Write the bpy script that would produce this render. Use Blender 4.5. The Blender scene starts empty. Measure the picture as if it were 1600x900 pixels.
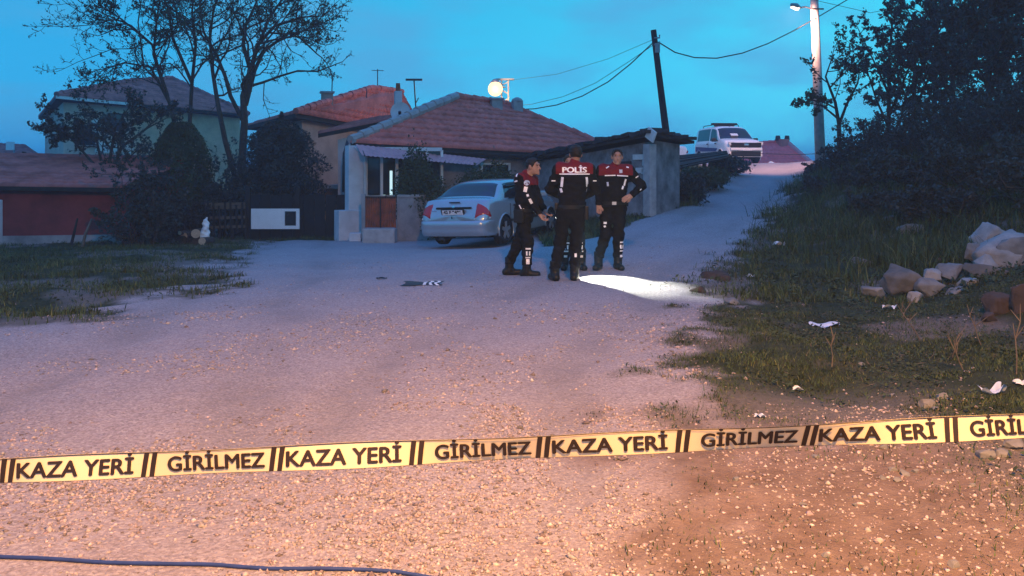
import bpy, bmesh, math, random
import numpy as np
from mathutils import Vector, Matrix
from mathutils.bvhtree import BVHTree
R = math.radians
F, HZ, CH = 1256.0, 265.0, 1.5          # focal length and horizon in photo pixels, eye height in metres
C = bpy.context.scene.collection
SC = bpy.context.scene

# ------------------------------------------------------------------ camera, sky, light
cd = bpy.data.cameras.new('camera'); cam = bpy.data.objects.new('camera', cd); C.objects.link(cam)
cam.location = (0, 0, CH); cam.rotation_euler = (R(90), 0, 0)
cd.sensor_width = 36; cd.lens = F / 1600 * 36; cd.shift_y = -(450 - HZ) / 1600
cd.clip_start = 0.05; cd.clip_end = 3000
SC.camera = cam
SC.view_settings.view_transform = 'Standard'; SC.view_settings.look = 'None'
SC.view_settings.exposure = 0; SC.view_settings.gamma = 1

w = bpy.data.worlds.new('World'); SC.world = w; w.use_nodes = True
nt = w.node_tree; nt.nodes.clear()
def N(t, **k):
    n = nt.nodes.new(t)
    for a, b in k.items(): setattr(n, a, b)
    return n
L = lambda a, b: nt.links.new(a, b)
out = N('ShaderNodeOutputWorld'); bg = N('ShaderNodeBackground'); L(bg.outputs[0], out.inputs[0])
tc = N('ShaderNodeTexCoord'); sep = N('ShaderNodeSeparateXYZ'); L(tc.outputs['Generated'], sep.inputs[0])
def ramp(stops, src):
    r = N('ShaderNodeValToRGB'); L(src, r.inputs[0]); e = r.color_ramp.elements
    while len(e) < len(stops): e.new(0.5)
    for i, (p, c) in enumerate(stops): e[i].position = p; e[i].color = (*c, 1)
    return r.outputs[0]
# dusk: cyan low in the sky, brighter towards where the sun went down (right), violet blue overhead
leftc = ramp([(0, (.06, .58, 1.08)), (.06, (.035, .50, .95)), (.2, (.02, .42, .83)), (.5, (.06, .34, 1.0)), (1, (.14, .27, 1.14))], sep.outputs[2])
rightc = ramp([(0, (.12, .92, 1.28)), (.06, (.09, .82, 1.12)), (.2, (.05, .71, .99)), (.5, (.07, .42, 1.05)), (1, (.14, .27, 1.14))], sep.outputs[2])
mr = N('ShaderNodeMapRange'); L(sep.outputs[0], mr.inputs[0])
mr.inputs[1].default_value = -.45; mr.inputs[2].default_value = .42
mx = N('ShaderNodeMix', data_type='RGBA'); L(mr.outputs[0], mx.inputs[0]); L(leftc, mx.inputs[6]); L(rightc, mx.inputs[7])
cl = N('ShaderNodeTexNoise'); cl.inputs['Scale'].default_value = 5.5; cl.inputs['Detail'].default_value = 5
mp = N('ShaderNodeMapping'); mp.inputs['Scale'].default_value = (1, 1, 3.2); L(tc.outputs['Generated'], mp.inputs[0]); L(mp.outputs[0], cl.inputs[0])
cr = N('ShaderNodeMapRange'); L(cl.outputs[0], cr.inputs[0]); cr.inputs[1].default_value = .40; cr.inputs[2].default_value = .66; cr.inputs[4].default_value = .8
mc = N('ShaderNodeMix', data_type='RGBA'); L(cr.outputs[0], mc.inputs[0]); L(mx.outputs[2], mc.inputs[6]); mc.inputs[7].default_value = (.085, .43, .78, 1)
sky = N('ShaderNodeTexSky', sky_type='NISHITA'); sky.sun_disc = False
SUN_EL, SUN_AZ = 4.0, 75.0
sky.sun_elevation = R(SUN_EL); sky.sun_rotation = R(SUN_AZ); sky.ozone_density = 4
sm = N('ShaderNodeMix', data_type='RGBA', blend_type='ADD'); sm.inputs[0].default_value = .012
L(mc.outputs[2], sm.inputs[6]); L(sky.outputs[0], sm.inputs[7])
L(sm.outputs[2], bg.inputs[0]); bg.inputs[1].default_value = 1.0
sd = bpy.data.lights.new('sun', 'SUN'); so = bpy.data.objects.new('sun', sd); C.objects.link(so)
sd.energy = .06; sd.angle = R(25); sd.color = (1, .86, .78)
dv = Vector((math.sin(R(SUN_AZ)) * math.cos(R(12)), math.cos(R(SUN_AZ)) * math.cos(R(12)), math.sin(R(12))))
so.rotation_euler = (-dv).to_track_quat('-Z', 'Y').to_euler(); so.location = (20, 10, 20)

# ------------------------------------------------------------------ helpers
def W(px, py, Y): return Vector(((px - 800) / F * Y, Y, CH - (py - HZ) * Y / F))
MATS = {}
def mat(name, col, rough=.8, var=.25, scale=8, bump=0., bscale=40, metal=0., col2=None, coat=0, emit=None, estr=0, spec=.3, attr=None):
    m = bpy.data.materials.new(name); m.use_nodes = True; t = m.node_tree; b = t.nodes['Principled BSDF']
    n = lambda ty: t.nodes.new(ty); l = t.links.new
    b.inputs['Roughness'].default_value = rough; b.inputs['Metallic'].default_value = metal
    b.inputs['Specular IOR Level'].default_value = spec
    if coat: b.inputs['Coat Weight'].default_value = coat; b.inputs['Coat Roughness'].default_value = .08
    co = n('ShaderNodeTexCoord')
    no = n('ShaderNodeTexNoise'); no.inputs['Scale'].default_value = scale; no.inputs['Detail'].default_value = 6; no.inputs['Roughness'].default_value = .62
    l(co.outputs['Object'], no.inputs[0])
    c2 = col2 if col2 else tuple(c * (1 - var) for c in col)
    c1 = col if col2 else tuple(min(1, c * (1 + var)) for c in col)
    mp_ = n('ShaderNodeMapRange'); l(no.outputs[0], mp_.inputs[0]); mp_.inputs[1].default_value = .3; mp_.inputs[2].default_value = .7
    mi = n('ShaderNodeMix'); mi.data_type = 'RGBA'; l(mp_.outputs[0], mi.inputs[0]); mi.inputs[6].default_value = (*c2, 1); mi.inputs[7].default_value = (*c1, 1)
    res = mi.outputs[2]
    if attr:
        at = n('ShaderNodeAttribute'); at.attribute_name = attr
        mu = n('ShaderNodeMix'); mu.data_type = 'RGBA'; mu.blend_type = 'MULTIPLY'; mu.inputs[0].default_value = 1
        l(res, mu.inputs[6]); l(at.outputs['Color'], mu.inputs[7]); res = mu.outputs[2]
    l(res, b.inputs['Base Color'])
    if bump:
        bn = n('ShaderNodeTexNoise'); bn.inputs['Scale'].default_value = bscale; bn.inputs['Detail'].default_value = 5; l(co.outputs['Object'], bn.inputs[0])
        bu = n('ShaderNodeBump'); bu.inputs['Strength'].default_value = bump; bu.inputs['Distance'].default_value = .02
        l(bn.outputs[0], bu.inputs['Height']); l(bu.outputs[0], b.inputs['Normal'])
    if emit:
        b.inputs['Emission Color'].default_value = (*emit, 1); b.inputs['Emission Strength'].default_value = estr
    MATS[name] = m; return m
def glass(name, col, rough=.06):
    m = mat(name, col, rough=rough, var=.05, spec=.6); return m

def tag(o, label=None, cat=None, group=None, kind=None):
    if label: o['label'] = label
    if cat: o['category'] = cat
    if group: o['group'] = group
    if kind: o['kind'] = kind
    return o
def thing(name, label, cat, loc=(0, 0, 0), rz=0, group=None):
    o = bpy.data.objects.new(name, None); C.objects.link(o); o.location = loc; o.rotation_euler = (0, 0, rz)
    o.empty_display_size = .1
    return tag(o, label, cat, group)
def npmesh(name, V, Fc, material, parent=None, smooth=False, off=None, colors=None, fmat=None):
    """vertices (n,3) and faces (m,k) arrays -> one mesh object"""
    V = np.asarray(V, np.float32).reshape(-1, 3)
    if off is not None: V = V - np.asarray(off, np.float32)
    Fc = np.asarray(Fc, np.int32); k = Fc.shape[1]
    me = bpy.data.meshes.new(name)
    me.vertices.add(len(V)); me.vertices.foreach_set('co', V.ravel())
    me.loops.add(Fc.size); me.loops.foreach_set('vertex_index', Fc.ravel())
    me.polygons.add(len(Fc)); me.polygons.foreach_set('loop_start', np.arange(0, Fc.size, k, dtype=np.int32))
    ms = material if isinstance(material, (list, tuple)) else [material]
    for m in ms: me.materials.append(MATS[m] if isinstance(m, str) else m)
    if fmat is not None: me.polygons.foreach_set('material_index', np.asarray(fmat, np.int32))
    me.update(calc_edges=True); me.validate()
    if smooth: me.polygons.foreach_set('use_smooth', np.ones(len(me.polygons), bool))
    if colors is not None:
        a = me.color_attributes.new('tint', 'FLOAT_COLOR', 'POINT'); a.data.foreach_set('color', np.asarray(colors, np.float32).ravel())
    o = bpy.data.objects.new(name, me); C.objects.link(o)
    if parent: o.parent = parent
    return o
class MB:
    def __init__(s): s.v = []; s.f = []; s.m = []
    def add(s, vs, fs, mi=0):
        b = len(s.v); s.v += [tuple(v) for v in vs]; s.f += [tuple(i + b for i in f) for f in fs]; s.m += [mi] * len(fs); return s
    def box(s, c, d, rz=0, mi=0, rx=0, ry=0):
        M = Matrix.Rotation(rz, 3, 'Z') @ Matrix.Rotation(ry, 3, 'Y') @ Matrix.Rotation(rx, 3, 'X'); c = Vector(c)
        vs = [c + M @ Vector((x * d[0] / 2, y * d[1] / 2, z * d[2] / 2)) for x in (-1, 1) for y in (-1, 1) for z in (-1, 1)]
        return s.add(vs, [(0, 1, 3, 2), (4, 6, 7, 5), (0, 4, 5, 1), (2, 3, 7, 6), (0, 2, 6, 4), (1, 5, 7, 3)], mi)
    def slab(s, p, t, mi=0):
        """polygon p extruded by vector t"""
        n = len(p); t = Vector(t); p = [Vector(q) for q in p]
        return s.add(p + [q + t for q in p], [tuple(range(n))[::-1], tuple(range(n, 2 * n))] + [(i, (i + 1) % n, n + (i + 1) % n, n + i) for i in range(n)], mi)
    def tube(s, pts, rad, n=8, mi=0, cap=True):
        pts = [Vector(p) for p in pts]; m = len(pts)
        if not hasattr(rad, '__len__'): rad = [rad] * m
        b = []; up = None
        for i in range(m):
            d = (pts[min(i + 1, m - 1)] - pts[max(i - 1, 0)]).normalized()
            if up is None: up = Vector((0, 0, 1)) if abs(d.z) < .9 else Vector((1, 0, 0))
            x = d.cross(up).normalized(); y = x.cross(d); up = y
            b += [pts[i] + (x * math.cos(2 * math.pi * k / n) + y * math.sin(2 * math.pi * k / n)) * rad[i] for k in range(n)]
        fs = [(i * n + k, i * n + (k + 1) % n, (i + 1) * n + (k + 1) % n, (i + 1) * n + k) for i in range(m - 1) for k in range(n)]
        if cap: fs += [tuple(range(n))[::-1], tuple(range((m - 1) * n, m * n))]
        return s.add(b, fs, mi)
    def build(s, name, material, parent=None, smooth=False, off=None, bevel=0):
        me = bpy.data.meshes.new(name)
        o3 = Vector(off) if off is not None else Vector((0, 0, 0))
        me.from_pydata([Vector(v) - o3 for v in s.v], [], s.f)
        ms = material if isinstance(material, (list, tuple)) else [material]
        for m in ms: me.materials.append(MATS[m] if isinstance(m, str) else m)
        if len(ms) > 1: me.polygons.foreach_set('material_index', s.m)
        bm = bmesh.new(); bm.from_mesh(me); bmesh.ops.recalc_face_normals(bm, faces=bm.faces)
        if bevel: bmesh.ops.bevel(bm, geom=bm.edges[:], offset=bevel, segments=2, affect='EDGES', profile=.6)
        bm.to_mesh(me); bm.free(); me.update()
        if smooth: me.polygons.foreach_set('use_smooth', [True] * len(me.polygons))
        o = bpy.data.objects.new(name, me); C.objects.link(o)
        if parent: o.parent = parent
        return o
def copy_tree(o, parent=None):
    c = o.copy(); C.objects.link(c); c.parent = parent
    for ch in list(o.children): copy_tree(ch, c)
    return c
def text_mesh(body, size=1., offset=0., extrude=0., spacing=1.):
    """letter outlines as vertices and faces, lower-left at the origin, built-in font"""
    cu = bpy.data.curves.new('t', 'FONT'); cu.body = body; cu.size = size; cu.offset = offset; cu.extrude = extrude; cu.space_character = spacing
    o = bpy.data.objects.new('t', cu); C.objects.link(o); bpy.context.view_layer.update()
    me = bpy.data.meshes.new_from_object(o.evaluated_get(bpy.context.evaluated_depsgraph_get()))
    vs = np.array([v.co[:] for v in me.vertices]); fs = [tuple(p.vertices) for p in me.polygons]
    bpy.data.objects.remove(o); bpy.data.curves.remove(cu); bpy.data.meshes.remove(me)
    vs[:, :2] -= vs[:, :2].min(0); return vs, fs

def bold_mesh(body, off=0, shift=.036):
    """heavier letters: the outlines laid side by side at slightly different depths"""
    vs, fs = text_mesh(body, 1, off); A, Fs = [], []
    for k, (dx, dy) in enumerate(((0, 0), (shift, 0), (2 * shift, 0), (shift, shift * .6), (shift, -shift * .6))):
        b_ = sum(len(a) for a in A); q = vs.copy(); q[:, 0] += dx; q[:, 1] += dy; q[:, 2] = .02 * k; A.append(q); Fs += [tuple(i + b_ for i in f) for f in fs]
    A = np.concatenate(A); A[:, :2] -= A[:, :2].min(0); return A, Fs

# lattice noise
_r = np.random.default_rng(5); _T = _r.random((256, 256))
def vnoise(x, y):
    x = np.asarray(x, float); y = np.asarray(y, float)
    xi = np.floor(x).astype(int); yi = np.floor(y).astype(int); u = x - xi; v = y - yi
    u = u * u * (3 - 2 * u); v = v * v * (3 - 2 * v)
    g = lambda a, b: _T[a % 256, b % 256]
    return (g(xi, yi) * (1 - u) + g(xi + 1, yi) * u) * (1 - v) + (g(xi, yi + 1) * (1 - u) + g(xi + 1, yi + 1) * u) * v
def fbm(x, y, o=4):
    a, s, t = 0, .5, 0
    for i in range(o): a = a + s * vnoise(x * 2**i + 17 * i, y * 2**i + 31 * i); t += s; s *= .5
    return a / t
def sstep(a, b, x): t = np.clip((np.asarray(x, float) - a) / (b - a), 0, 1); return t * t * (3 - 2 * t)

# ------------------------------------------------------------------ terrain height: a thin-plate sheet through known spots
CP = [(-6, -6, 0), (6, -6, .4), (0, -6, 0), (0, 0, 0), (-4, 0, 0), (2, 0, 0), (4, 0, .25), (-4, 4, 0), (0, 4, 0), (2, 4, 0), (3, 4, .04), (4.2, 4, .2),
      (-6, 7, -.03), (0, 7, 0), (1.7, 7, 0), (3.5, 7, 0), (4.5, 7, .14), (5.6, 7, .6), (-7, 10, -.12), (-3, 10.6, -.02), (0, 10.6, .03), (.8, 10.6, .045), (1.5, 11.7, .05), (.2, 11.4, .0),
      (3, 10, .02), (5, 10, 0), (6.5, 10, .35), (8, 10, 1.0), (10, 9, 1.9), (4.3, 14, .2), (6, 14, .35), (8, 14, 1.0), (10, 14, 1.9), (13, 14, 2.4),
      (2, 15, .2), (4.6, 15, .26), (-1.6, 17, -.2), (-.3, 17.7, -.2), (.8, 20, -.1), (-3, 14, -.13), (-10.8, 17, -.22), (-15, 17, -.3), (-6, 14, -.15), (-6.9, 21, -.36), (-4.3, 21, -.34), (-3.2, 19.5, -.285),
      (3.2, 18.4, .42), (4.4, 20, .58), (6.8, 20, .55), (8.2, 20, 1.3), (10, 20, 1.9), (12.7, 20, 2.5), (16, 20, 2.8), (.6, 24, 0), (-5, 27, -.3), (-12, 27, -.5),
      (5.8, 25, 1.1), (7.3, 25, .88), (8.95, 25, .9), (10.6, 25, 1.7), (6.2, 28.5, 1.5), (9.5, 30, 1.25), (11.2, 30, 1.35), (13, 30, 2.1), (18, 30, 2.6), (10.5, 39, 1.75), (15.2, 39, 1.75), (20, 39, 2.2), (8, 36, 1.75),
      (0, 36, .3), (-12, 38, -.6), (-25, 38, -.8), (10, 46, 1.7), (16, 46, 1.6), (14, 60, .4), (0, 60, 0), (-25, 60, -1), (30, 60, .8), (30, 20, 3), (25, 0, 2.5), (-25, 0, -.2), (-25, 18, -.4), (12, -2, 2.0),
      (0, 120, 0), (-80, 120, -1), (80, 120, 0), (-120, 30, -1), (120, 30, 2), (0, -60, 0), (-80, -60, 0), (80, -60, 2), (0, 400, 0), (-400, 300, 0), (400, 300, 0), (-400, -200, 0), (400, -200, 0)]
CP = np.array(CP, float)
def _U(d2): return np.where(d2 > 1e-12, d2 * np.log(np.maximum(d2, 1e-12)) * .5, 0)
_n = len(CP); _A = np.zeros((_n + 3, _n + 3)); _d = ((CP[:, None, :2] - CP[None, :, :2])**2).sum(-1)
_A[:_n, :_n] = _U(_d) + np.eye(_n) * .02; _A[:_n, _n] = 1; _A[:_n, _n + 1:] = CP[:, :2]; _A[_n:, :_n] = _A[:_n, _n:].T
_W = np.linalg.solve(_A, np.r_[CP[:, 2], 0, 0, 0])
def gz(x, y):
    x = np.asarray(x, float); y = np.asarray(y, float); sh = x.shape; x = x.ravel(); y = y.ravel(); z = np.empty_like(x)
    for i in range(0, len(x), 20000):
        a, b = x[i:i + 20000], y[i:i + 20000]
        d = (a[:, None] - CP[None, :, 0])**2 + (b[:, None] - CP[None, :, 1])**2
        z[i:i + 20000] = _U(d) @ _W[:_n] + _W[_n] + a * _W[_n + 1] + b * _W[_n + 2]
    near = np.exp(-((y - 12) / 30)**2)
    gm, so = masks(x, y)
    z = z - near * .022 * tracks(x, y) + near * ((fbm(x * .9, y * .9) - .5) * .05 + (fbm(x * 3, y * 3) - .5) * .02) * (1 + 2.5 * gm)
    return z.reshape(sh)
def g1(x, y): return float(gz(np.array([x]), np.array([y]))[0])
YR = [-8, 0, 3.2, 5, 6, 7, 8, 9.5, 11, 13, 15, 17, 20, 25, 30, 39, 50, 70]
XR = [.3, .4, .65, 1.05, 1.2, 1.55, 1.72, 2.2, 2.65, 3.5, 4.5, 5.5, 6.7, 8.8, 11.0, 15.2, 19, 25]
YL = [-8, 6.5, 7.2, 8, 9, 11, 14, 16.5, 19.5, 20.5, 22]
XL = [-30, -9, -6, -4.6, -4.3, -4.25, -5.0, -5.5, -6.4, -6.6, -6.6]
YU = [13, 15, 17, 19, 20, 25, 30, 37, 40, 50]
XU = [-30, .9, 2.2, 3.6, 4.4, 5.9, 7.9, 8.4, 8.4, 8]
def tracks(x, y):
    """wheel tracks worn into the yard and up the road"""
    n = (fbm(x * .5 + 3, y * .5) - .5) * 1.2; t = 0
    for c_, hw in ((np.interp(y, [0, 3, 6, 10, 15, 20, 25, 30, 39], [-1.2, -.7, -.2, 1.0, 3.0, 5.5, 7.4, 9.6, 12.6]), .72), (np.interp(y, [0, 3, 8, 14, 20], [-1.6, -2.0, -3.0, -4.0, -5.4]), .70)):
        for s_ in (-1, 1): t = np.maximum(t, np.exp(-((x - c_ - n * .5 - s_ * hw) / .24)**2))
    return t * (.35 + .9 * sstep(.35, .65, fbm(x * 1.7 + 8, y * .8)))
def masks(x, y):
    """grass cover and bare soil, 0..1"""
    n = fbm(x * 1.1, y * 1.1) - .5; n2 = fbm(x * 4 + 9, y * 4) - .5
    wob = n * 1.5 + n2 * .7
    right = x - np.interp(y, YR, XR) + wob * np.clip((14 - y) / 6, .35, 1)
    left = np.interp(y, YL, XL) - x + wob * 1.3
    up = np.where(y > 14, np.interp(y, YU, XU) - x + wob * .6, -1); up = np.where((y < 21) & (x < .6), -1, up); up = np.where((y > 21) & (x < 3), 1, up)
    g = np.maximum(np.maximum(sstep(-.30, .55, right + n2 * 1.2), sstep(-.35, .6, left + n2)), sstep(-.1, .3, up))
    soil = sstep(-.9, .5, right + n2 * 1.6) * np.clip((5.8 - y) / 1.5, 0, 1) * (1 - sstep(1.1, 1.8, x - np.interp(y, YR, XR) + n * 1.2)) + .55 * sstep(.52, .6, fbm(x * .8 + 40, y * .8)) * sstep(0, .3, np.maximum(right, left))
    soil = np.clip(soil, 0, 1)
    return g * (1 - .85 * soil), soil
# ------------------------------------------------------------------ materials
mat('gravel', (.40, .34, .32), .95, .35, 60, .0, attr='tint')
mat('grass', (.055, .085, .030), .9, .5, 3, attr='tint')
mat('leaf', (.045, .062, .028), .85, .5, 2); mat('leaf_dark', (.020, .028, .024), .55, .5, 2, spec=.5); mat('leaf_brown', (.032, .024, .018), .9, .4, 3)
mat('bark', (.060, .045, .038), .95, .4, 12, .5, 30)
mat('wood', (.10, .075, .055), .9, .4, 6, .4, 25); mat('log_end', (.42, .33, .24), .8, .2, 30)
mat('roof_tile', (.62, .16, .13), .9, .35, 3, .3, 30); mat('roof_tile_old', (.40, .135, .12), .95, .45, 1.5, .3, 30); mat('roof_bright', (.85, .15, .16), .85, .15, 3)
mat('mortar', (.36, .33, .32), .95, .2, 6, .3, 30)
mat('plaster_white', (.56, .58, .60), .9, .22, 1.6, .25, 25); mat('plaster_pink', (.42, .28, .23), .9, .25, 1.2, .25, 25)
mat('plaster_grey', (.27, .27, .28), .95, .4, 1.8, .4, 14); mat('plaster_olive', (.54, .36, .24), .9, .2, 2, .15, 30); mat('plaster_beige', (.56, .42, .35), .9, .2, 2, .15, 30)
mat('shed_wall', (.20, .195, .20), .95, .55, 2.6, .8, 9); mat('plaster_patch', (.62, .62, .60), .9, .2, 4, .2, 30)
mat('red_wall', (.24, .045, .045), .9, .4, 1.2, .2, 30); mat('concrete', (.36, .36, .36), .95, .25, 5, .3, 30)
mat('dark_wood', (.022, .018, .017), .9, .4, 6); mat('tar_roof', (.03, .03, .034), .9, .4, 5, .3, 20)
mat('canopy_metal', (.58, .25, .25), .5, .2, 4); mat('gate_metal', (.016, .016, .018), .95, .3, 5); mat('white_sheet', (.72, .74, .74), .6, .06, 5)
mat('rust', (.42, .11, .05), .9, .5, 4, .3, 30, col2=(.10, .05, .04)); mat('iron', (.05, .05, .055), .5, .2, 8, metal=.6)
mat('cable', (.015, .015, .017), .6, .1, 5); mat('pole_concrete', (.38, .34, .31), .9, .2, 5, .2, 30)
mat('rock', (.19, .188, .186), .95, .4, 4, .9, 9); mat('rock_pale', (.29, .285, .28), .95, .3, 4, .9, 9); mat('rock_dark', (.13, .125, .12), .95, .4, 4, .9, 9); mat('rock_red', (.060, .045, .042), .95, .3, 5, .6, 14)
mat('litter_white', (.75, .76, .76), .7, .1, 8); mat('litter_blue', (.55, .62, .74), .6, .15, 8); mat('dry_stalk', (.15, .12, .09), .9, .3, 9)
mat('tape_yellow', (.74, .64, .44), .45, .05, 3, spec=.4); mat('tape_ink', (.030, .020, .018), .5, .2, 20)
mat('hose_blue', (.025, .05, .17), .5, .2, 20)
mat('car_silver', (.42, .47, .50), .26, .06, 3, metal=.5, coat=.6); mat('car_white', (.78, .78, .78), .35, .03, 3, coat=.5)
glass('car_glass', (.012, .016, .022)); glass('window_glass', (.02, .025, .03)); mat('black_plastic', (.012, .012, .013), .5, .2, 10)
mat('tail_red', (.45, .01, .015), .15, .1, 10, coat=.8); mat('lamp_clear', (.6, .6, .6), .12, .05, 10, coat=.6); mat('plate_white', (.80, .80, .80), .5, .03, 10)
mat('tyre', (.015, .015, .016), .85, .2, 20); mat('alloy', (.62, .63, .65), .3, .05, 10, metal=.7); mat('chrome', (.7, .7, .72), .15, .03, 10, metal=.9)
mat('uniform_black', (.009, .009, .011), .85, .3, 20, .3, 60, spec=.08); mat('uniform_red', (.15, .004, .010), .75, .2, 20, .3, 60)
mat('skin', (.36, .21, .155), .55, .12, 25); mat('hair', (.012, .010, .009), .6, .3, 60, .4, 120); mat('eye', (.02, .018, .016), .2, .1, 10); mat('lips', (.28, .12, .10), .6, .1, 20)
mat('reflective', (.92, .92, .92), .35, .02, 30, spec=.8); mat('boot', (.010, .010, .010), .45, .2, 20); mat('badge', (.55, .60, .70), .5, .25, 60)
mat('lamp_glow', (.04, .025, .015), .9, .0, 1, emit=(1, .62, .30), estr=2.4); mat('lamp_glow_white', (.05, .05, .05), .9, .0, 1, emit=(1, .80, .66), estr=2.2)
mat('window_lit', (.8, .9, .9), .5, .0, 1, emit=(.62, .95, 1.0), estr=.85); mat('torch_lens', (1, 1, 1), .2, 0, 1, emit=(.95, 1, .9), estr=6)
mat('weed', (.040, .060, .030), .85, .5, 3); mat('lamp_grey', (.30, .30, .31), .5, .1, 10)

# ------------------------------------------------------------------ ground
def axis(lo, hi, near, step, far_lo, far_hi):
    a = list(np.arange(lo, hi + 1e-6, step)); s = step; x = lo; pre = []
    while x > far_lo: s *= 1.35; x -= s; pre.append(x)
    s = step; x = hi; post = []
    while x < far_hi: s *= 1.35; x += s; post.append(x)
    return np.array(pre[::-1] + a + post)
gx = axis(-13, 15, 0, .11, -600, 600); gy = axis(-1, 42, 0, .11, -300, 1200)
X, Y = np.meshgrid(gx, gy, indexing='ij'); Z = gz(X, Y)
GM, SO = masks(X.ravel(), Y.ravel())
nx, ny = X.shape; idx = np.arange(nx * ny).reshape(nx, ny)
Q = np.stack([idx[:-1, :-1], idx[1:, :-1], idx[1:, 1:], idx[:-1, 1:]], -1).reshape(-1, 4)
gmat = bpy.data.materials.new('ground_cover'); gmat.use_nodes = True; MATS['ground_cover'] = gmat
nt = gmat.node_tree; b = nt.nodes['Principled BSDF']; b.inputs['Roughness'].default_value = .95; b.inputs['Specular IOR Level'].default_value = .15
at = N('ShaderNodeAttribute', attribute_name='tint'); sp = N('ShaderNodeSeparateColor'); L(at.outputs['Color'], sp.inputs[0])
co = N('ShaderNodeTexCoord')
def noise(sc, det=6, rough=.6):
    n_ = N('ShaderNodeTexNoise'); n_.inputs['Scale'].default_value = sc; n_.inputs['Detail'].default_value = det; n_.inputs['Roughness'].default_value = rough; L(co.outputs['Object'], n_.inputs[0]); return n_.outputs[0]
def cramp(src, stops):
    r = N('ShaderNodeValToRGB'); L(src, r.inputs[0]); e = r.color_ramp.elements
    while len(e) < len(stops): e.new(.5)
    for i, (p, c) in enumerate(stops): e[i].position = p; e[i].color = (*c, 1)
    return r.outputs[0]
def mix(f, a, b_, bt='MIX'):
    m_ = N('ShaderNodeMix', data_type='RGBA', blend_type=bt)
    if isinstance(f, float): m_.inputs[0].default_value = f
    else: L(f, m_.inputs[0])
    L(a, m_.inputs[6]); L(b_, m_.inputs[7]); return m_.outputs[2]
road = mix(.5, cramp(noise(55, 4, .7), [(.25, (.24, .21, .205)), (.5, (.37, .325, .345)), (.75, (.51, .46, .48))]), cramp(noise(.9, 6, .65), [(.32, (.21, .185, .18)), (.5, (.37, .325, .345)), (.68, (.48, .43, .45))]))
vor = N('ShaderNodeTexVoronoi'); vor.inputs['Scale'].default_value = 38; L(co.outputs['Object'], vor.inputs[0])
road = mix(.35, road, cramp(vor.outputs['Distance'], [(.0, (.55, .50, .49)), (.35, (.37, .33, .32)), (.8, (.18, .15, .145))]))
vo2 = N('ShaderNodeTexVoronoi'); vo2.inputs['Scale'].default_value = 85; L(co.outputs['Object'], vo2.inputs[0]); sx = N('ShaderNodeSeparateColor'); L(vo2.outputs['Color'], sx.inputs[0])
road = mix(.42, road, cramp(sx.outputs[0], [(.0, (.16, .14, .135)), (.35, (.335, .295, .31)), (.7, (.43, .385, .40)), (1, (.66, .62, .61))]))
soilc = cramp(noise(5, 8, .7), [(.3, (.15, .10, .08)), (.6, (.27, .195, .16)), (.8, (.36, .28, .24))])
grassc = cramp(noise(4, 8, .7), [(.3, (.018, .026, .014)), (.55, (.040, .048, .024)), (.75, (.085, .075, .045))])
trk = mix(.38, road, cramp(noise(3, 6, .7), [(.3, (.17, .15, .145)), (.7, (.29, .26, .255))])); road = mix(sp.outputs[2], road, trk)
c = mix(sp.outputs[1], road, soilc); c = mix(sp.outputs[0], c, grassc); L(c, b.inputs['Base Color'])
bu = N('ShaderNodeBump'); bu.inputs['Strength'].default_value = .8; bu.inputs['Distance'].default_value = .025
ma = N('ShaderNodeMath', operation='ADD'); L(noise(45, 5, .7), ma.inputs[0]); L(noise(9, 5), ma.inputs[1]); L(ma.outputs[0], bu.inputs['Height']); L(bu.outputs[0], b.inputs['Normal'])
cols = np.stack([GM, SO, np.clip(tracks(X.ravel(), Y.ravel()), 0, 1), np.ones_like(GM)], -1)
g = npmesh('ground', np.stack([X.ravel(), Y.ravel(), Z.ravel()], -1), Q, gmat, smooth=True, colors=cols); tag(g, kind='structure')

# gravel: real pebbles, small angular stones
rg = np.random.default_rng(11)
def pebbles(n, x0, x1, y0, y1, smin, smax, keep):
    x = rg.uniform(x0, x1, n * 3); y = y0 + (y1 - y0) * rg.random(n * 3)
    ok = np.abs(x) < (.68 * y + .6); x, y = x[ok], y[ok]
    gm, so = masks(x, y); cl_ = fbm(x * 1.3 + 70, y * 1.3)
    p = keep * (1 - np.clip(gm, 0, 1) * .93) * (1 - .72 * so) * (1 - .75 * np.clip(tracks(x, y), 0, 1)) * sstep(.34, .66, cl_ + .14 * sstep(-1.5, 1.2, x) * sstep(7, 4, y)); k = rg.random(len(x)) < p; x, y = x[k][:n], y[k][:n]
    s = rg.uniform(0, 1, len(x))**2.2 * (smax - smin) + smin
    return x, y, s
P = [pebbles(26000, -3.2, 3.2, 2.6, 5.2, .0035, .013, 1), pebbles(13000, -5, 5.5, 5.2, 8.5, .005, .013, .6), pebbles(5000, -8, 8, 8.5, 14, .006, .015, .5), pebbles(1500, -4, 5, 2.6, 9, .012, .024, .5)]
x, y, s = [np.concatenate(q) for q in zip(*P)]
z = gz(x, y); n = len(x)
oct_ = np.array([(1, 0, 0), (0, 1, 0), (-1, 0, 0), (0, -1, 0), (.2, .1, 1), (0, 0, -1)], float)
of = np.array([(0, 1, 4), (1, 2, 4), (2, 3, 4), (3, 0, 4), (1, 0, 5), (2, 1, 5), (3, 2, 5), (0, 3, 5)])
V = oct_[None] * (1 + rg.uniform(-.45, .45, (n, 6, 3))) * s[:, None, None]; V[:, :, 2] *= rg.uniform(.4, .8, (n, 1)); V[:, :, 0] *= rg.uniform(.8, 1.5, (n, 1))
a = rg.uniform(0, 6.28, n); ca, sa = np.cos(a)[:, None], np.sin(a)[:, None]
V = np.stack([V[..., 0] * ca - V[..., 1] * sa, V[..., 0] * sa + V[..., 1] * ca, V[..., 2]], -1)
V += np.stack([x, y, z + s * rg.uniform(-.15, .28, n)], -1)[:, None]
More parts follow.
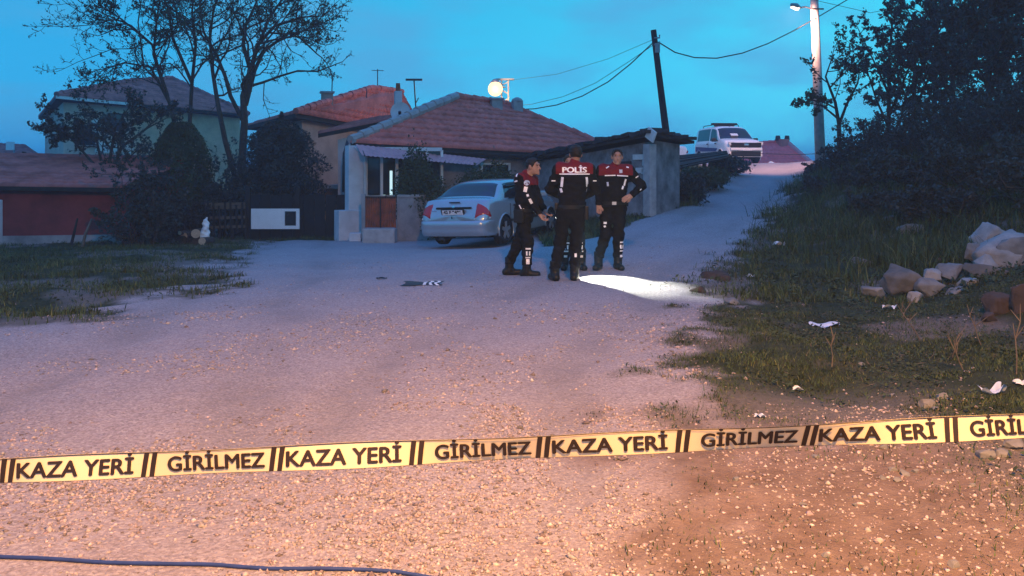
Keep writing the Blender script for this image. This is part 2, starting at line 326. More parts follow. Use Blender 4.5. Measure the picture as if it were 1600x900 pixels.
tint = rg.choice([.45, .75, 1., 1.2, 1.5], n, p=[.16, .26, .32, .19, .07])[:, None] * np.array([1, .97, .95]) * (1 + rg.uniform(-.06, .06, (n, 3)))
tint = np.concatenate([np.repeat(tint[:, None], 6, 1), np.ones((n, 6, 1))], -1)
o = npmesh('gravel', V.reshape(-1, 3), (of[None] + 6 * np.arange(n)[:, None, None]).reshape(-1, 3), 'gravel', colors=tint.reshape(-1, 4))
tag(o, 'loose pale gravel strewn over the dirt yard and road', 'gravel', kind='stuff')

# grass blades
def blades(n, x0, x1, y0, y1, hmin, hmax, wid, seed):
    r = np.random.default_rng(seed); x = r.uniform(x0, x1, n); y = r.uniform(y0, y1, n); ok = np.abs(x) < .72 * y + 1; x, y = x[ok], y[ok]
    gm, so = masks(x, y); cl_ = fbm(x * 1.8 + 5, y * 1.8)
    ok = r.random(len(x)) < gm * (.12 + .88 * sstep(.38, .60, cl_ + .02)); x, y, cl_ = x[ok], y[ok], cl_[ok]; z = gz(x, y) - .01; n = len(x)
    h = r.uniform(hmin, hmax, n) * (.45 + cl_ * 1.1); a = r.uniform(0, 6.28, n); le = r.uniform(.2, 1.3, n) * h; ww = wid * r.uniform(.6, 1.5, n)
    d = np.stack([np.cos(a), np.sin(a), 0 * a], -1); sdv = np.stack([-np.sin(a), np.cos(a), 0 * a], -1) * ww[:, None]
    b0 = np.stack([x, y, z], -1); m_ = b0 + d * (le * .3)[:, None]; m_[:, 2] += h * .6; t = b0 + d * le[:, None]; t[:, 2] += h
    V = np.stack([b0 - sdv, b0 + sdv, m_ + sdv * .7, m_ - sdv * .7, t], 1)
    dry = (r.random(n) < .2)[:, None]
    c_ = np.where(dry, np.array([[2.2, 1.5, 1.5]]), np.array([[1., 1., 1.]])) * r.uniform(.5, 1.35, (n, 1))
    return V, c_
B = [blades(300000, .3, 9, 2.6, 9, .010, .042, .0024, 1), blades(190000, 1.5, 14, 9, 22, .03, .12, .005, 2), blades(150000, -14, -3, 6.5, 22, .025, .10, .0045, 3), blades(60000, .5, 10, 14, 40, .05, .17, .008, 4), blades(60000, 4.5, 15, 10.5, 27, .12, .40, .006, 5)]
V = np.concatenate([q[0] for q in B]); cc = np.concatenate([q[1] for q in B]); n = len(V)
base = 5 * np.arange(n)[:, None, None]
fcs = (np.array([(0, 1, 2), (0, 2, 3), (3, 2, 4)])[None] + base).reshape(-1, 3)
cc = np.concatenate([np.repeat(cc[:, None], 5, 1), np.ones((n, 5, 1))], -1)
o = npmesh('grass', V.reshape(-1, 3), fcs, 'grass', colors=cc.reshape(-1, 4)); tag(o, 'short rough grass and weeds along both verges', 'grass', kind='stuff')

# broad low weeds and matted dead grass among the blades
rz2 = np.random.default_rng(19)
def mat_leaves(n, x0, x1, y0, y1, size, thin, hmax, flat):
    x = rz2.uniform(x0, x1, n); y = rz2.uniform(y0, y1, n); gm, so = masks(x, y); cl_ = fbm(x * 2.6 + 33, y * 2.6); ok = (gm > .3) & (rz2.random(n) < gm * sstep(.42, .62, cl_)) & (np.abs(x) < .72 * y + 1); x, y, cl_ = x[ok], y[ok], cl_[ok]; n = len(x)
    p = np.stack([x, y, gz(x, y) + rz2.random(n)**2 * hmax * (cl_ - .2) * 2], -1); d = rz2.normal(size=(n, 3)); d[:, 2] = np.abs(d[:, 2]) + flat; d /= np.linalg.norm(d, axis=1)[:, None]
    e = rz2.normal(size=(n, 3)); e -= d * (e * d).sum(1)[:, None]; e /= np.linalg.norm(e, axis=1)[:, None]; f_ = np.cross(d, e); s_ = (size * rz2.uniform(.4, 1.5, n))[:, None]
    return np.stack([p - e * s_, p + f_ * s_ * thin, p + e * s_, p - f_ * s_ * thin], 1).reshape(-1, 3)
V = np.concatenate([mat_leaves(70000, .3, 9, 2.6, 10, .014, .55, .05, .8), mat_leaves(50000, 1.5, 13, 9, 24, .03, .5, .12, .6), mat_leaves(30000, -14, -3, 6.5, 22, .024, .5, .08, .7)])
o = npmesh('weeds', V, np.arange(len(V)).reshape(-1, 4), 'weed'); tag(o, 'low broad-leaved weeds growing through the grass', 'weeds', kind='stuff')
V = mat_leaves(60000, .3, 11, 2.6, 16, .035, .05, .02, 1.6); o = npmesh('dead_grass', V, np.arange(len(V)).reshape(-1, 4), 'dry_stalk'); tag(o, 'matted dead grass lying between the weeds', 'dead grass', kind='stuff')

# ------------------------------------------------------------------ foliage and trees
def leaf_quads(pos, size, r, up=0., thin=.55):
    n = len(pos); d = r.normal(size=(n, 3)); d /= np.linalg.norm(d, axis=1)[:, None]
    e = r.normal(size=(n, 3)); e[:, 2] += up * 3; e -= d * (e * d).sum(1)[:, None]; e /= np.linalg.norm(e, axis=1)[:, None]; f_ = np.cross(d, e)
    s = (size * r.uniform(.5, 1.4, n))[:, None]
    V = np.stack([pos - e * s, pos + f_ * s * thin, pos + e * s, pos - f_ * s * thin], 1)
    return V.reshape(-1, 3), np.arange(4 * n).reshape(-1, 4)
def branch_path(r, p, d, ln, n=5, wob=.22, grav=.06):
    pts = [Vector(p)]; d = Vector(d).normalized()
    for i in range(n):
        d = (d + Vector(r.normal(size=3) * wob) + Vector((0, 0, grav))).normalized(); pts.append(pts[-1] + d * ln / n)
    return pts
def tree(name, label, base, stems, seed, depth=3, leaf=.07, nleaf=6, lmat='leaf', ratio=.55, kids=(5, 5, 4), spread=.9, group=None, r0=.16, first=.3, twigr=.004, cat='tree', grav=.06, skirt=None):
    """stems: polylines in world space; finer limbs, twigs and leaves grow from them"""
    r = np.random.default_rng(seed); T = thing(name, label, cat, base, 0, group)
    big, fine, tips = MB(), MB(), []
    def grow(pts, ra, rb, lev):
        m = len(pts); rr = [ra + (rb - ra) * i / (m - 1) for i in range(m)]
        (big if lev == 0 else fine).tube(pts, rr, 7 if lev == 0 else (5 if lev == 1 else 3), cap=False)
        ln = sum((pts[i + 1] - pts[i]).length for i in range(m - 1))
        if lev >= depth:
            for _ in range(nleaf):
                t = r.uniform(.25, 1) * (m - 1); i = min(int(t), m - 2); tips.append(pts[i].lerp(pts[i + 1], t - i) + Vector(r.normal(size=3) * leaf * .6))
            return
        k = kids[lev]
        for j in range(k):
            t = (first if lev == 0 else .2) + (1 - (first if lev == 0 else .2)) * (j + r.uniform(.1, .9)) / k; t = min(t, .999) * (m - 1); i = min(int(t), m - 2)
            p = pts[i].lerp(pts[i + 1], t - i); tan = (pts[i + 1] - pts[i]).normalized()
            dv_ = Vector(r.normal(size=3)); dv_ = (dv_ - tan * dv_.dot(tan)).normalized()
            d = tan * (1 - spread * r.uniform(.4, .9)) + dv_ * spread
            rad = rr[i] * r.uniform(.4, .62); l2 = ln * ratio * r.uniform(.55, 1.15) * (1 - .35 * t / (m - 1))
            grow(branch_path(r, p, d, l2, 5 if lev == 0 else 4, grav=grav), max(rad, twigr), max(rad * .4, twigr * .7), lev + 1)
        # the leader carries on as a twig
        tan = (pts[-1] - pts[-2]).normalized(); grow(branch_path(r, pts[-1], tan, ln * ratio * .5, 4, grav=grav), max(rb, twigr), max(rb * .4, twigr * .7), min(lev + 1, depth))
    for st in stems:
        pts = [Vector(p) for p in st[0]]; grow(pts, st[1], st[2], 0)
    big.build('trunk', 'bark', T, True, off=base)
    fine.build('branches', 'bark', T, False, off=base)
    if tips and nleaf:
        Vq, Fq = leaf_quads(np.array([t[:] for t in tips]), leaf, r); npmesh('crown', Vq, Fq, lmat, T, off=base)
    return T
def shrub(name, label, base, rad, n, leaf, lmat, seed, group=None, stems=7, up=0., cat='shrub', shape='round', kink=.35, thin=.55, sparse=.38):
    """many small leaves through an uneven volume, on thin stems"""
    r = np.random.default_rng(seed); T = thing(name, label, cat, base, 0, group); rad = np.array(rad, float); b_ = np.array(base, float)
    u = r.normal(size=(n, 3)); u /= np.linalg.norm(u, axis=1)[:, None]
    k = r.normal(size=(14, 3)); k /= np.linalg.norm(k, axis=1)[:, None]
    lump = np.clip((u @ k.T), 0, 1)**6 @ r.uniform(-kink, kink, 14)
    q = r.random(n)**sparse * (1 + lump) * (1 + .16 * np.abs(r.normal(size=n)) * (r.random(n) < .3))
    P_ = u * q[:, None]
    if shape == 'cone':
        h = r.random(n)**1.35; a = r.uniform(0, 6.283, n); tier = .72 + .28 * np.cos(h * 26 + 2 * np.sin(a * 3)); rr = (1 - h)**.8 * tier * r.random(n)**.3
        P_ = np.stack([np.cos(a) * rr, np.sin(a) * rr, h * 2 - 1], -1) * (1 + .12 * np.sin(a * 5 + h * 9))[:, None] * np.array([1, 1, 0]) + np.stack([0 * h, 0 * h, h * 2 - 1], -1)
    elif shape == 'flame':
        h = r.random(n); a = r.uniform(0, 6.283, n); rr = np.sqrt(np.clip(1 - ((h - .42) / .6)**2, 0.02, 1)) * r.random(n)**.3 * (1 + kink * (.45 * np.sin(a * 4 + h * 11) + .35 * np.sin(a * 7 - h * 23) + .4 * np.sin(h * 31 + a * 2)))
        P_ = np.stack([np.cos(a) * rr, np.sin(a) * rr, h * 2 - 1], -1)
    P_ = P_ * rad + np.array([0, 0, rad[2]]) + b_
    Vq, Fq = leaf_quads(P_, leaf, r, up, thin); npmesh('crown', Vq, Fq, lmat, T, off=base)
    st = MB()
    for i in range(stems):
        a = r.uniform(0, 6.28); e = Vector((math.cos(a) * rad[0] * .6, math.sin(a) * rad[1] * .6, rad[2] * r.uniform(1, 1.7))) if shape == 'round' else Vector((0, 0, rad[2] * 1.7))
        st.tube([Vector(base) - Vector((0, 0, .1)), Vector(base) + e * .5 + Vector(r.normal(size=3) * .05), Vector(base) + e], [max(rad[0] * .03, .012), .012, .005], 4)
    st.build('trunk', 'bark', T, off=base)
    return T
def ragged(name, label, base, w_, h_, seed, lmat='leaf_dark', leaf=.036, nleaf=9, group=None, n=9, cat='shrub'):
    """a many-stemmed bush with an uneven twiggy outline"""
    r = np.random.default_rng(seed); st = []
    for i in range(n):
        a = r.uniform(0, 6.283); q = r.random()**.6 * w_; hh = h_ * r.uniform(.45, 1.05) * (1 - .35 * (q / w_)**2); p = Vector(base) + Vector((math.cos(a) * q * .35, math.sin(a) * q * .35, -.08)); e = Vector(base) + Vector((math.cos(a) * q, math.sin(a) * q, hh))
        st.append(([p, p.lerp(e, .4) + Vector(r.normal(size=3) * .06), p.lerp(e, .75) + Vector(r.normal(size=3) * .08), e], .022, .007))
    return tree(name, label, base, st, seed, 2, leaf, nleaf, lmat, ratio=.5, kids=(7, 5), first=.12, spread=.8, twigr=.004, group=group, cat=cat, grav=.03)
def PL(pts, Yb, r, jit=.5):
    """a limb through picture points at distance Yb, wandering in depth"""
    out_ = []; dy = 0
    for i, (px, py) in enumerate(pts):
        if i: dy += r.normal() * jit
        out_.append(W(px, py, Yb + dy))
    return out_
# ------------------------------------------------------------------ buildings
rt = np.random.default_rng(21)
def roof_tiles(parent, A, B, Cc, D, m, off, course=.32, tile=.24, lift=.05):
    """courses of roll tiles over the plane eave A-B, ridge D-C: stepped lips and rolls as geometry"""
    A, B, Cc, D = [np.array(p, float) for p in (A, B, Cc, D)]
    nrm = np.cross(B - A, (D + Cc) / 2 - (A + B) / 2); nrm /= np.linalg.norm(nrm); nrm *= np.sign(nrm[2]) or 1
    sl = np.linalg.norm((D + Cc) / 2 - (A + B) / 2); nc = max(3, int(sl / course)); V, Fq = [], []
    for i in range(nc):
        v0, v1 = i / nc, min(1, (i + 1.15) / nc)
        a0, b0 = A + (D - A) * v0, B + (Cc - B) * v0; a1, b1 = A + (D - A) * v1, B + (Cc - B) * v1
        ln = np.linalg.norm(b0 - a0); nt_ = max(1, int(ln / tile)); ns = nt_ * 4 + 1
        t = np.linspace(0, 1, ns); k = np.minimum((t * nt_ - 1e-9).astype(int), nt_ - 1)
        wv = np.abs(np.sin(np.pi * t * nt_))**.7 * .035; jit = rt.uniform(-.012, .018, nt_)[k] + rt.normal() * .006
        p0 = a0 + (b0 - a0) * t[:, None]; p1 = a1 + (b1 - a1) * t[:, None]
        lo = p0 - nrm * .01; hi = p0 + nrm * (lift + wv + jit)[:, None]; up = p1 + nrm * (.012 + wv * .8 + jit * .3)[:, None]
        b_ = len(V) and sum(len(q) for q in V); V += [lo, hi, up]; r_ = np.arange(ns - 1)
        for q in (0, 1): Fq.append(np.stack([b_ + q * ns + r_, b_ + q * ns + r_ + 1, b_ + (q + 1) * ns + r_ + 1, b_ + (q + 1) * ns + r_], -1))
    o = npmesh('roof_tiles', np.concatenate(V), np.concatenate(Fq), m, parent, off=off); o['kind'] = 'stuff'
    return o
def ridge(parent, pts, off, rad=.11, m='mortar', name='ridge_cap'):
    """ridge caps laid end to end"""
    pts = [Vector(p) for p in pts]; mb = MB()
    for i in range(len(pts) - 1):
        d = pts[i + 1] - pts[i]; k = max(1, int(d.length / .4))
        for j in range(k):
            a = pts[i] + d * (j / k); b2 = pts[i] + d * ((j + 1.1) / k); q = rad * rt.uniform(.9, 1.1); mb.tube([a + Vector((0, 0, rt.uniform(0, .03))), b2], [q * 1.1, q * .92], 8)
    return mb.build(name, m, parent, off=off)
def window(parent, c, u, wd, ht, off, frame='white_sheet', pane='window_glass', bars=1, name='window'):
    """frame with pane, mullion and sill standing on a wall; u = direction along the wall"""
    c = Vector(c); u = Vector(u).normalized(); nrm = Vector((u.y, -u.x, 0)); a = math.atan2(u.y, u.x)
    f = MB()
    for s_ in (-1, 1): f.box(c + u * s_ * (wd / 2 - .03) + nrm * .02, (.06, .1, ht), a); f.box(c + Vector((0, 0, s_ * (ht / 2 - .03))) + nrm * .02, (wd - .12, .1, .06), a)
    for b_ in range(bars): f.box(c + u * (wd * ((b_ + 1) / (bars + 1) - .5)) + nrm * .02, (.045, .09, ht - .12), a)
    fo = f.build(name, frame, parent, off=off)
    MB().box(c + nrm * .005, (wd - .1, .05, ht - .1), a).build('pane', pane, fo, off=off)
    MB().box(c + nrm * .06 - Vector((0, 0, ht / 2 + .03)), (wd + .12, .16, .05), a).build('sill', 'concrete', fo, off=off)
    return fo
def wall_prism(parent, foot, z0, ztop, m, off, name='wall'):
    mb = MB(); n = len(foot); tops = ztop if hasattr(ztop, '__len__') else [ztop] * n
    vs = [Vector((p[0], p[1], z0)) for p in foot] + [Vector((p[0], p[1], t)) for p, t in zip(foot, tops)]
    mb.add(vs, [tuple(range(n))[::-1], tuple(range(n, 2 * n))] + [(i, (i + 1) % n, n + (i + 1) % n, n + i) for i in range(n)]); return mb.build(name, m, parent, off=off)
def chimney(name, label, p, wd, h, m, group=None, cap=True, pot=False):
    T = thing(name, label, 'chimney', p, 0, group); MB().box((0, 0, h / 2 - .25), (wd, wd, h + .5), .3, 0).build('stack', m, T, bevel=.015)
    if cap: MB().box((0, 0, h + .03), (wd * 1.25, wd * 1.25, .06), .3).build('cap', 'concrete', T)
    if pot: MB().tube([(0, 0, h), (0, 0, h + .25)], [wd * .36, wd * .3], 10).build('pot', 'rust', T)
    return T

# --- main house, tiled hip roof
eL, eR, eRB, eLB = Vector((-4.3, 21.4, 2.22)), W(985, 247, 26), Vector((4.1, 33.5, 2.1)), Vector((-5.4, 30, 2.25))
rA, rB = W(713, 153, 25.3), W(790, 164, 27.6)
hb = Vector((-1, 26, g1(-1, 26)))
H = thing('tiled_house', 'long low house with red tiled hip roof and white porch behind the silver car', 'house', hb)
off = hb
ins = lambda p, c, k: Vector((p[0] + (c[0] - p[0]) * k, p[1] + (c[1] - p[1]) * k, 0))
cen = (eL + eR + eRB + eLB) / 4
fL, fR, fRB, fLB = [ins(p, cen, .10) for p in (eL, eR, eRB, eLB)]
wall_prism(H, [fL, fR, fRB, fLB], -.6, [2.12, 1.92, 2.0, 2.12], 'plaster_grey', off)
rf = MB(); t_ = Vector((0, 0, -.09))
rf.slab([eL, eR, eRB, eLB], t_).build('eaves', 'dark_wood', H, off=off)
roofdeck = MB().add([eL, eR, eRB, eLB, rA, rB], [(0, 1, 5, 4), (1, 2, 5), (2, 3, 4, 5), (3, 0, 4)]).build('roof', 'roof_tile_old', H, off=off)
for q in ((eL, eR, rB, rA), (eR, eRB, rB, rB), (eRB, eLB, rA, rB), (eLB, eL, rA, rA)): roof_tiles(roofdeck, *q, 'roof_tile', off)
up_ = Vector((0, 0, .06))
ridge(roofdeck, [eL + up_, rA + up_], off, .13); ridge(roofdeck, [rA + up_, rB + up_, eR + up_], off, .10, 'roof_tile'); ridge(roofdeck, [eLB + up_, rA + up_], off, .12); ridge(roofdeck, [rB + up_, eRB + up_], off, .1, 'roof_tile')
# fascia board and gutter along the front eave
ed = (eR - eL).normalized(); MB().tube([eL + Vector((-.0, -.07, -.13)), eR + Vector((0, -.07, -.13))], .055, 8).build('gutter', 'dark_wood', H, off=off)
# porch: white pillars, glazed front with a lit room behind
u = (fR - fL).normalized(); nrm = Vector((u.y, -u.x, 0)); ua = math.atan2(u.y, u.x)
pc = W(556, 300, 21.5); pc.z = 0
MB().box((pc.x, pc.y, .92), (.50, .34, 2.44), ua).build('pillar', 'plaster_white', H, off=off, bevel=.01)
MB().box((pc.x - .16, pc.y - .26, -.02), (.62, .42, .9), ua).build('plinth', 'plaster_white', H, off=off, bevel=.015)
MB().tube([(pc.x + .28, pc.y - .2, -.2), (pc.x + .28, pc.y - .2, 1.9), (pc.x + .02, pc.y - .3, 2.1)], .035, 8).build('downpipe', 'plaster_white', H, off=off, smooth=True)
gl = W(572, 300, 21.6); gr = W(690, 300, 22.3); gl.z = gr.z = 0; gu = (gr - gl).normalized(); ga = math.atan2(gu.y, gu.x); glen = (gr - gl).length
por = MB().box(((gl + gr) / 2 + Vector((0, .02, .2))), (glen, .12, 1.2), ga).build('porch_wall', 'plaster_white', H, off=off)
for i in range(6):
    p = gl + gu * (glen * i / 5); MB().box((p.x, p.y - .02, 1.42), (.07, .1, 1.24), ga).build('porch_mullion', 'white_sheet', H, off=off)
for i, lit in enumerate((0, 1, 0, 0, 0)):
    p = gl + gu * (glen * (i + .5) / 5)
    MB().box((p.x, p.y + .02, 1.42), (glen / 5 - .07, .03, 1.2), ga).build('porch_pane', 'window_glass', H, off=off)
    if lit:
        for k, wd in ((-.17, .13), (.05, .07)): MB().box((p.x + k, p.y - .004, 1.14), (wd, .02, .66), ga).build('lit_curtain', 'window_lit', H, off=off)
MB().box(((gl + gr) / 2 + Vector((0, -.02, 2.06))), (glen, .13, .1), ga).build('porch_lintel', 'plaster_white', H, off=off)
# corrugated canopy hanging under the eave
ca, cb = W(552, 226, 20.9), W(760, 249, 22.9); cd0, ce = W(566, 243, 20.5), W(745, 258, 22.4)
nw = 26; V = []; 
for i in range(nw * 8 + 1):
    t = i / (nw * 8); h_ = Vector((0, 0, .009 * math.sin(t * nw * 2 * math.pi))); V += [cd0.lerp(ce, t) + h_, ca.lerp(cb, t) + h_ + Vector((0, .3, .02))]
npmesh('canopy', np.array([v[:] for v in V]), [(2 * i, 2 * i + 2, 2 * i + 3, 2 * i + 1) for i in range(nw * 8)], 'canopy_metal', H, off=off)
for t in (.02, .35, .7, .98):
    p = cd0.lerp(ce, t); q_ = ca.lerp(cb, t); MB().tube([p, q_ + Vector((0, .5, .02))], .02, 6).build('canopy_bracket', 'iron', H, off=off)
window(H, fL + u * 6.2 + Vector((0, 0, 1.15)) + nrm * .02, u, 1.1, 1.0, off); window(H, fL + u * 3.9 + Vector((0, 0, 1.2)) + nrm * .02, u, 1.0, 1.0, off)
# roof furniture
def on_roof(px, py, Y): return W(px, py, Y)
chimney('chimney', 'pale rendered chimney with rounded top on the tiled roof ridge', W(808, 178, 27.2), .33, .45, 'mortar', cap=False).children
cp = W(808, 168, 27.2); 
T = [o for o in C.objects if o.name == 'chimney'][0]; MB().tube([(0, 0, .40), (0, 0, .5), (0, 0, .56)], [.19, .17, .06], 12).build('cap', 'concrete', T, smooth=True)
chimney('chimney', 'squat mortar chimney on the tiled roof just below the glowing street light', W(775, 176, 26.6), .36, .42, 'mortar')
chimney('chimney', 'thin white chimney beside the satellite dish', W(622, 185, 25.2), .22, .85, 'plaster_white', cap=False, pot=True)
chimney('chimney', 'dark brick chimney stump behind the hair of the officer with his back turned', W(932, 235, 26), .32, .30, 'roof_tile_old', cap=False)
def antenna(label, p, h, kind, lean=(0, 0)):
    T = thing('television_antenna', label, 'antenna', p); top = Vector((lean[0], lean[1], h))
    MB().tube([(0, 0, -.25), top], .022, 6).build('mast', 'iron', T)
    if kind == 'T': MB().box(top, (.50, .07, .06)).build('boom', 'iron', T); MB().tube([(-.02, 0, .3), (.06, 0, .45)], .015, 5).build('clamp', 'iron', T)
    if kind == 'yagi':
        b_ = MB(); b_.tube([top + Vector((-.25, 0, -.05)), top + Vector((.25, .1, -.05))], .012, 5)
        for k in range(5): b_.tube([top + Vector((-.22 + .11 * k, -.2, -.05)), top + Vector((-.22 + .11 * k, .2, -.05))], .008, 4)
        b_.build('boom', 'iron', T)
    return T
antenna('T-shaped television antenna standing on the red tiled roof', W(651, 176, 24.4), 1.0, 'T', (-.08, 0))
antenna('thin antenna mast behind the satellite dish on the far red roof', W(573, 185, 33), 1.2, 'none', (0, 0)); antenna('tall thin aerial at the ridge of the far red roof', W(590, 141, 34.5), .9, 'yagi', (0, 0)); antenna('short aerial beside the orange lit chimney', W(518, 158, 31), .95, 'none', (.03, 0))
T = thing('satellite_dish', 'round white satellite dish on the edge of the tiled roof', 'satellite dish', W(622, 190, 24.3))
V = [(0, 0, 0)]; Fq = []; nn = 20
rings = 5
for i in range(1, rings + 1):
    for k in range(nn): a = 2 * math.pi * k / nn; q = i / rings; V.append((.30 * q * math.cos(a), .30 * q * math.sin(a), .09 * q * q))
Fq = [(0, 1 + k, 1 + (k + 1) % nn) for k in range(nn)]
mb = MB(); mb.add(V, Fq + [(1 + (i - 1) * nn + k, 1 + (i - 1) * nn + (k + 1) % nn, 1 + i * nn + (k + 1) % nn, 1 + i * nn + k) for i in range(1, rings) for k in range(nn)])
Md = Matrix.Translation((.08, 0, .28)) @ Matrix.Rotation(R(82), 4, 'X'); mb.v = [tuple(Md @ Vector(v)) for v in mb.v]; d_ = mb.build('dish', 'plaster_white', T, True)
MB().tube([(.05, .05, -.2), (.05, .05, .28)], .03, 6).build('mast', 'iron', T); MB().tube([(.08, 0, .0), (.1, -.35, .22)], .014, 5).build('feed_arm', 'iron', T); MB().tube([(.1, -.33, .20), (.1, -.38, .28)], .045, 8).build('receiver', 'black_plastic', T)

# --- annex between the two houses
ab = Vector((-5.2, 25, g1(-5.2, 25))); T = thing('annex', 'narrow rendered annex with dark overhanging lean-to roof beside the white porch', 'building', ab)
a0, a1, a2, a3 = W(497, 209, 24), W(648, 180, 25), W(690, 168, 30), W(560, 190, 30)
MB().slab([a0, a1, a2, a3], (0, 0, -.12)).build('roof', 'dark_wood', T, off=ab)
roof_tiles(T, a0, a1, a2, a3, 'roof_tile_old', ab)
wall_prism(T, [W(528, 300, 24.5), W(620, 300, 24.9), W(640, 300, 29), W(560, 300, 29)], -.5, [2.42, 2.78, 3.1, 2.7], 'plaster_white', ab)
MB().tube([W(545, 215, 24.0), W(538, 240, 23.6), W(537, 300, 23.4)], .05, 8).build('downpipe', 'iron', T, off=ab, smooth=True)

# --- pink house with red roof
kb = Vector((-8, 33, g1(-8, 33))); T = thing('pink_house', 'pink rendered house with red tiled roof and balcony between conifer and porch', 'house', kb)
K, Lc, Rc = W(462, 177, 28), W(384, 197, 35), W(668, 214, 38.5); Bc = Vector((Lc.x + Rc.x - K.x, Lc.y + Rc.y - K.y, 3.4)); ap, ap2 = W(583, 139, 34), W(628, 145, 36)
cen = (K + Lc + Rc + Bc) / 4
ft = [ins(p, cen, .11) for p in (K, Rc, Bc, Lc)]; wall_prism(T, ft, -.9, [3.3, 3.0, 3.3, 3.3], 'plaster_pink', kb)
MB().slab([K, Rc, Bc, Lc], (0, 0, -.16)).build('eaves', 'dark_wood', T, off=kb)
dk = MB().add([K, Rc, Bc, Lc, ap, ap2], [(0, 1, 5, 4), (1, 2, 5), (2, 3, 4, 5), (3, 0, 4)]).build('roof', 'roof_tile_old', T, off=kb)
for q in ((K, Rc, ap2, ap), (Lc, K, ap, ap), (Rc, Bc, ap2, ap2)): roof_tiles(dk, *q, 'roof_tile', kb)
ridge(dk, [K + up_, ap + up_, ap2 + up_], kb, .12, 'roof_tile')
u2 = (ft[1] - ft[0]).normalized(); n2 = Vector((u2.y, -u2.x, 0)); a2_ = math.atan2(u2.y, u2.x)
bp = ft[0] + u2 * 2.6 + n2 * .5
bal = MB().box((bp.x, bp.y, .86), (2.6, 1.1, .14), a2_).build('balcony', 'concrete', T, off=kb)
MB().box((bp.x + n2.x * .5, bp.y + n2.y * .5, 1.18), (2.6, .06, .5), a2_).build('parapet', 'plaster_grey', bal, off=kb)
for k in (-1.2, 1.2): MB().tube([(bp.x + u2.x * k + n2.x * .5, bp.y + u2.y * k + n2.y * .5, .9), (bp.x + u2.x * k + n2.x * .5, bp.y + u2.y * k + n2.y * .5, 2.4)], .05, 8).build('balcony_post', 'white_sheet', bal, off=kb)
window(T, ft[0] + u2 * 3.0 + Vector((0, 0, 1.8)), u2, .8, 1.3, kb, name='balcony_door', bars=0)
MB().box((bp.x, bp.y + .42, .1), (1.6, .1, 1.3), a2_).build('doorway', 'dark_wood', T, off=kb)
chimney('chimney', 'stubby chimney glowing orange on the left slope of the far red roof', W(511, 163, 30.5), .42, .42, 'plaster_pink')

# --- two-tone house behind the bare tree
lb = Vector((-20, 45, g1(-20, 45))); T = thing('two_tone_house', 'grey and olive two-storey house with old tiled roof behind the bare trees', 'house', lb)
K, Rc = W(88, 150, 38), W(388, 179, 46); Lc = W(60, 175, 52); Bc = Vector((Lc.x + Rc.x - K.x, Lc.y + Rc.y - K.y, 5)); Lc.z = 4.9; ap, ap2 = W(205, 128, 45), W(268, 124, 48)
cen = (K + Lc + Rc + Bc) / 4; ft = [ins(p, cen, .07) for p in (K, Rc, Bc, Lc)]; mid = ft[0].lerp(ft[1], .36)
wall_prism(T, [ft[0], mid, mid + (ft[3] - ft[0]), ft[3]], -1.2, 4.75, 'plaster_beige', lb); wall_prism(T, [mid, ft[1], ft[2], mid + (ft[3] - ft[0])], -1.2, [4.73, 4.45, 4.6, 4.73], 'plaster_olive', lb, 'side_wall')
MB().slab([K, Rc, Bc, Lc], (0, 0, -.13)).build('eaves', 'dark_wood', T, off=lb)
MB().slab([K + Vector((0, -.05, .02)), K.lerp(Rc, .4) + Vector((0, -.05, .02)), K.lerp(Rc, .4) + Vector((0, .1, .02)), K + Vector((0, .1, .02))], (0, 0, -.14)).build('fascia', 'plaster_patch', T, off=lb)
dk = MB().add([K, Rc, Bc, Lc, ap, ap2], [(0, 1, 5, 4), (1, 2, 5), (2, 3, 4, 5), (3, 0, 4)]).build('roof', 'roof_tile_old', T, off=lb)
for q in ((K, Rc, ap2, ap), (Lc, K, ap, ap), (Rc, Bc, ap2, ap2)): roof_tiles(dk, *q, 'roof_tile_old', lb, .42, .32)
ridge(dk, [K + up_, ap + up_, ap2 + up_, Rc + up_], lb, .14, 'roof_tile_old')
u3 = (ft[1] - ft[0]).normalized(); ln3 = (ft[1] - ft[0]).length
for t, z_, wd, ht in ((.26, 3.9, .8, .9), (.12, 3.2, .9, 1.0)): window(T, ft[0] + u3 * ln3 * t + Vector((0, 0, z_)), u3, wd, ht, lb, frame='dark_wood')
for t, z_, wd, ht in ((.17, 3.7, .6, .7), (.21, 2.6, 1.1, .5), (.3, 2.2, .9, .4)): MB().box(ft[0] + u3 * ln3 * t + Vector((0, 0, z_)) + Vector((u3.y, -u3.x, 0)) * .01, (wd, .05, ht), math.atan2(u3.y, u3.x)).build('plaster_patch', 'plaster_patch', T, off=lb)

# --- far small house at the left edge
fb = Vector((-29, 48, g1(-29, 48))); T = thing('far_house', 'small dark-roofed house far off beyond the red wall', 'house', fb)
q0, q1, q2, q3, q4, q5 = W(-60, 250, 48), W(62, 250, 48), W(75, 250, 56), W(-60, 250, 56), W(-20, 223, 51), W(40, 226, 51)
wall_prism(T, [ins(p, (-29, 51), .08) for p in (q0, q1, q2, q3)], -1.5, 2.0, 'plaster_beige', fb)
dk = MB().add([q0, q1, q2, q3, q4, q5], [(0, 1, 5, 4), (1, 2, 5), (2, 3, 4, 5), (3, 0, 4), (0, 3, 2, 1)]).build('roof', 'roof_tile_old', T, off=fb); roof_tiles(dk, q0, q1, q5, q4, 'roof_tile_old', fb, .45, .35)
p_ = W(22, 250, 46); s_ = thing('sign_post', 'small white square board on a thin post beyond the red wall', 'sign', (p_.x, p_.y, g1(p_.x, p_.y)))
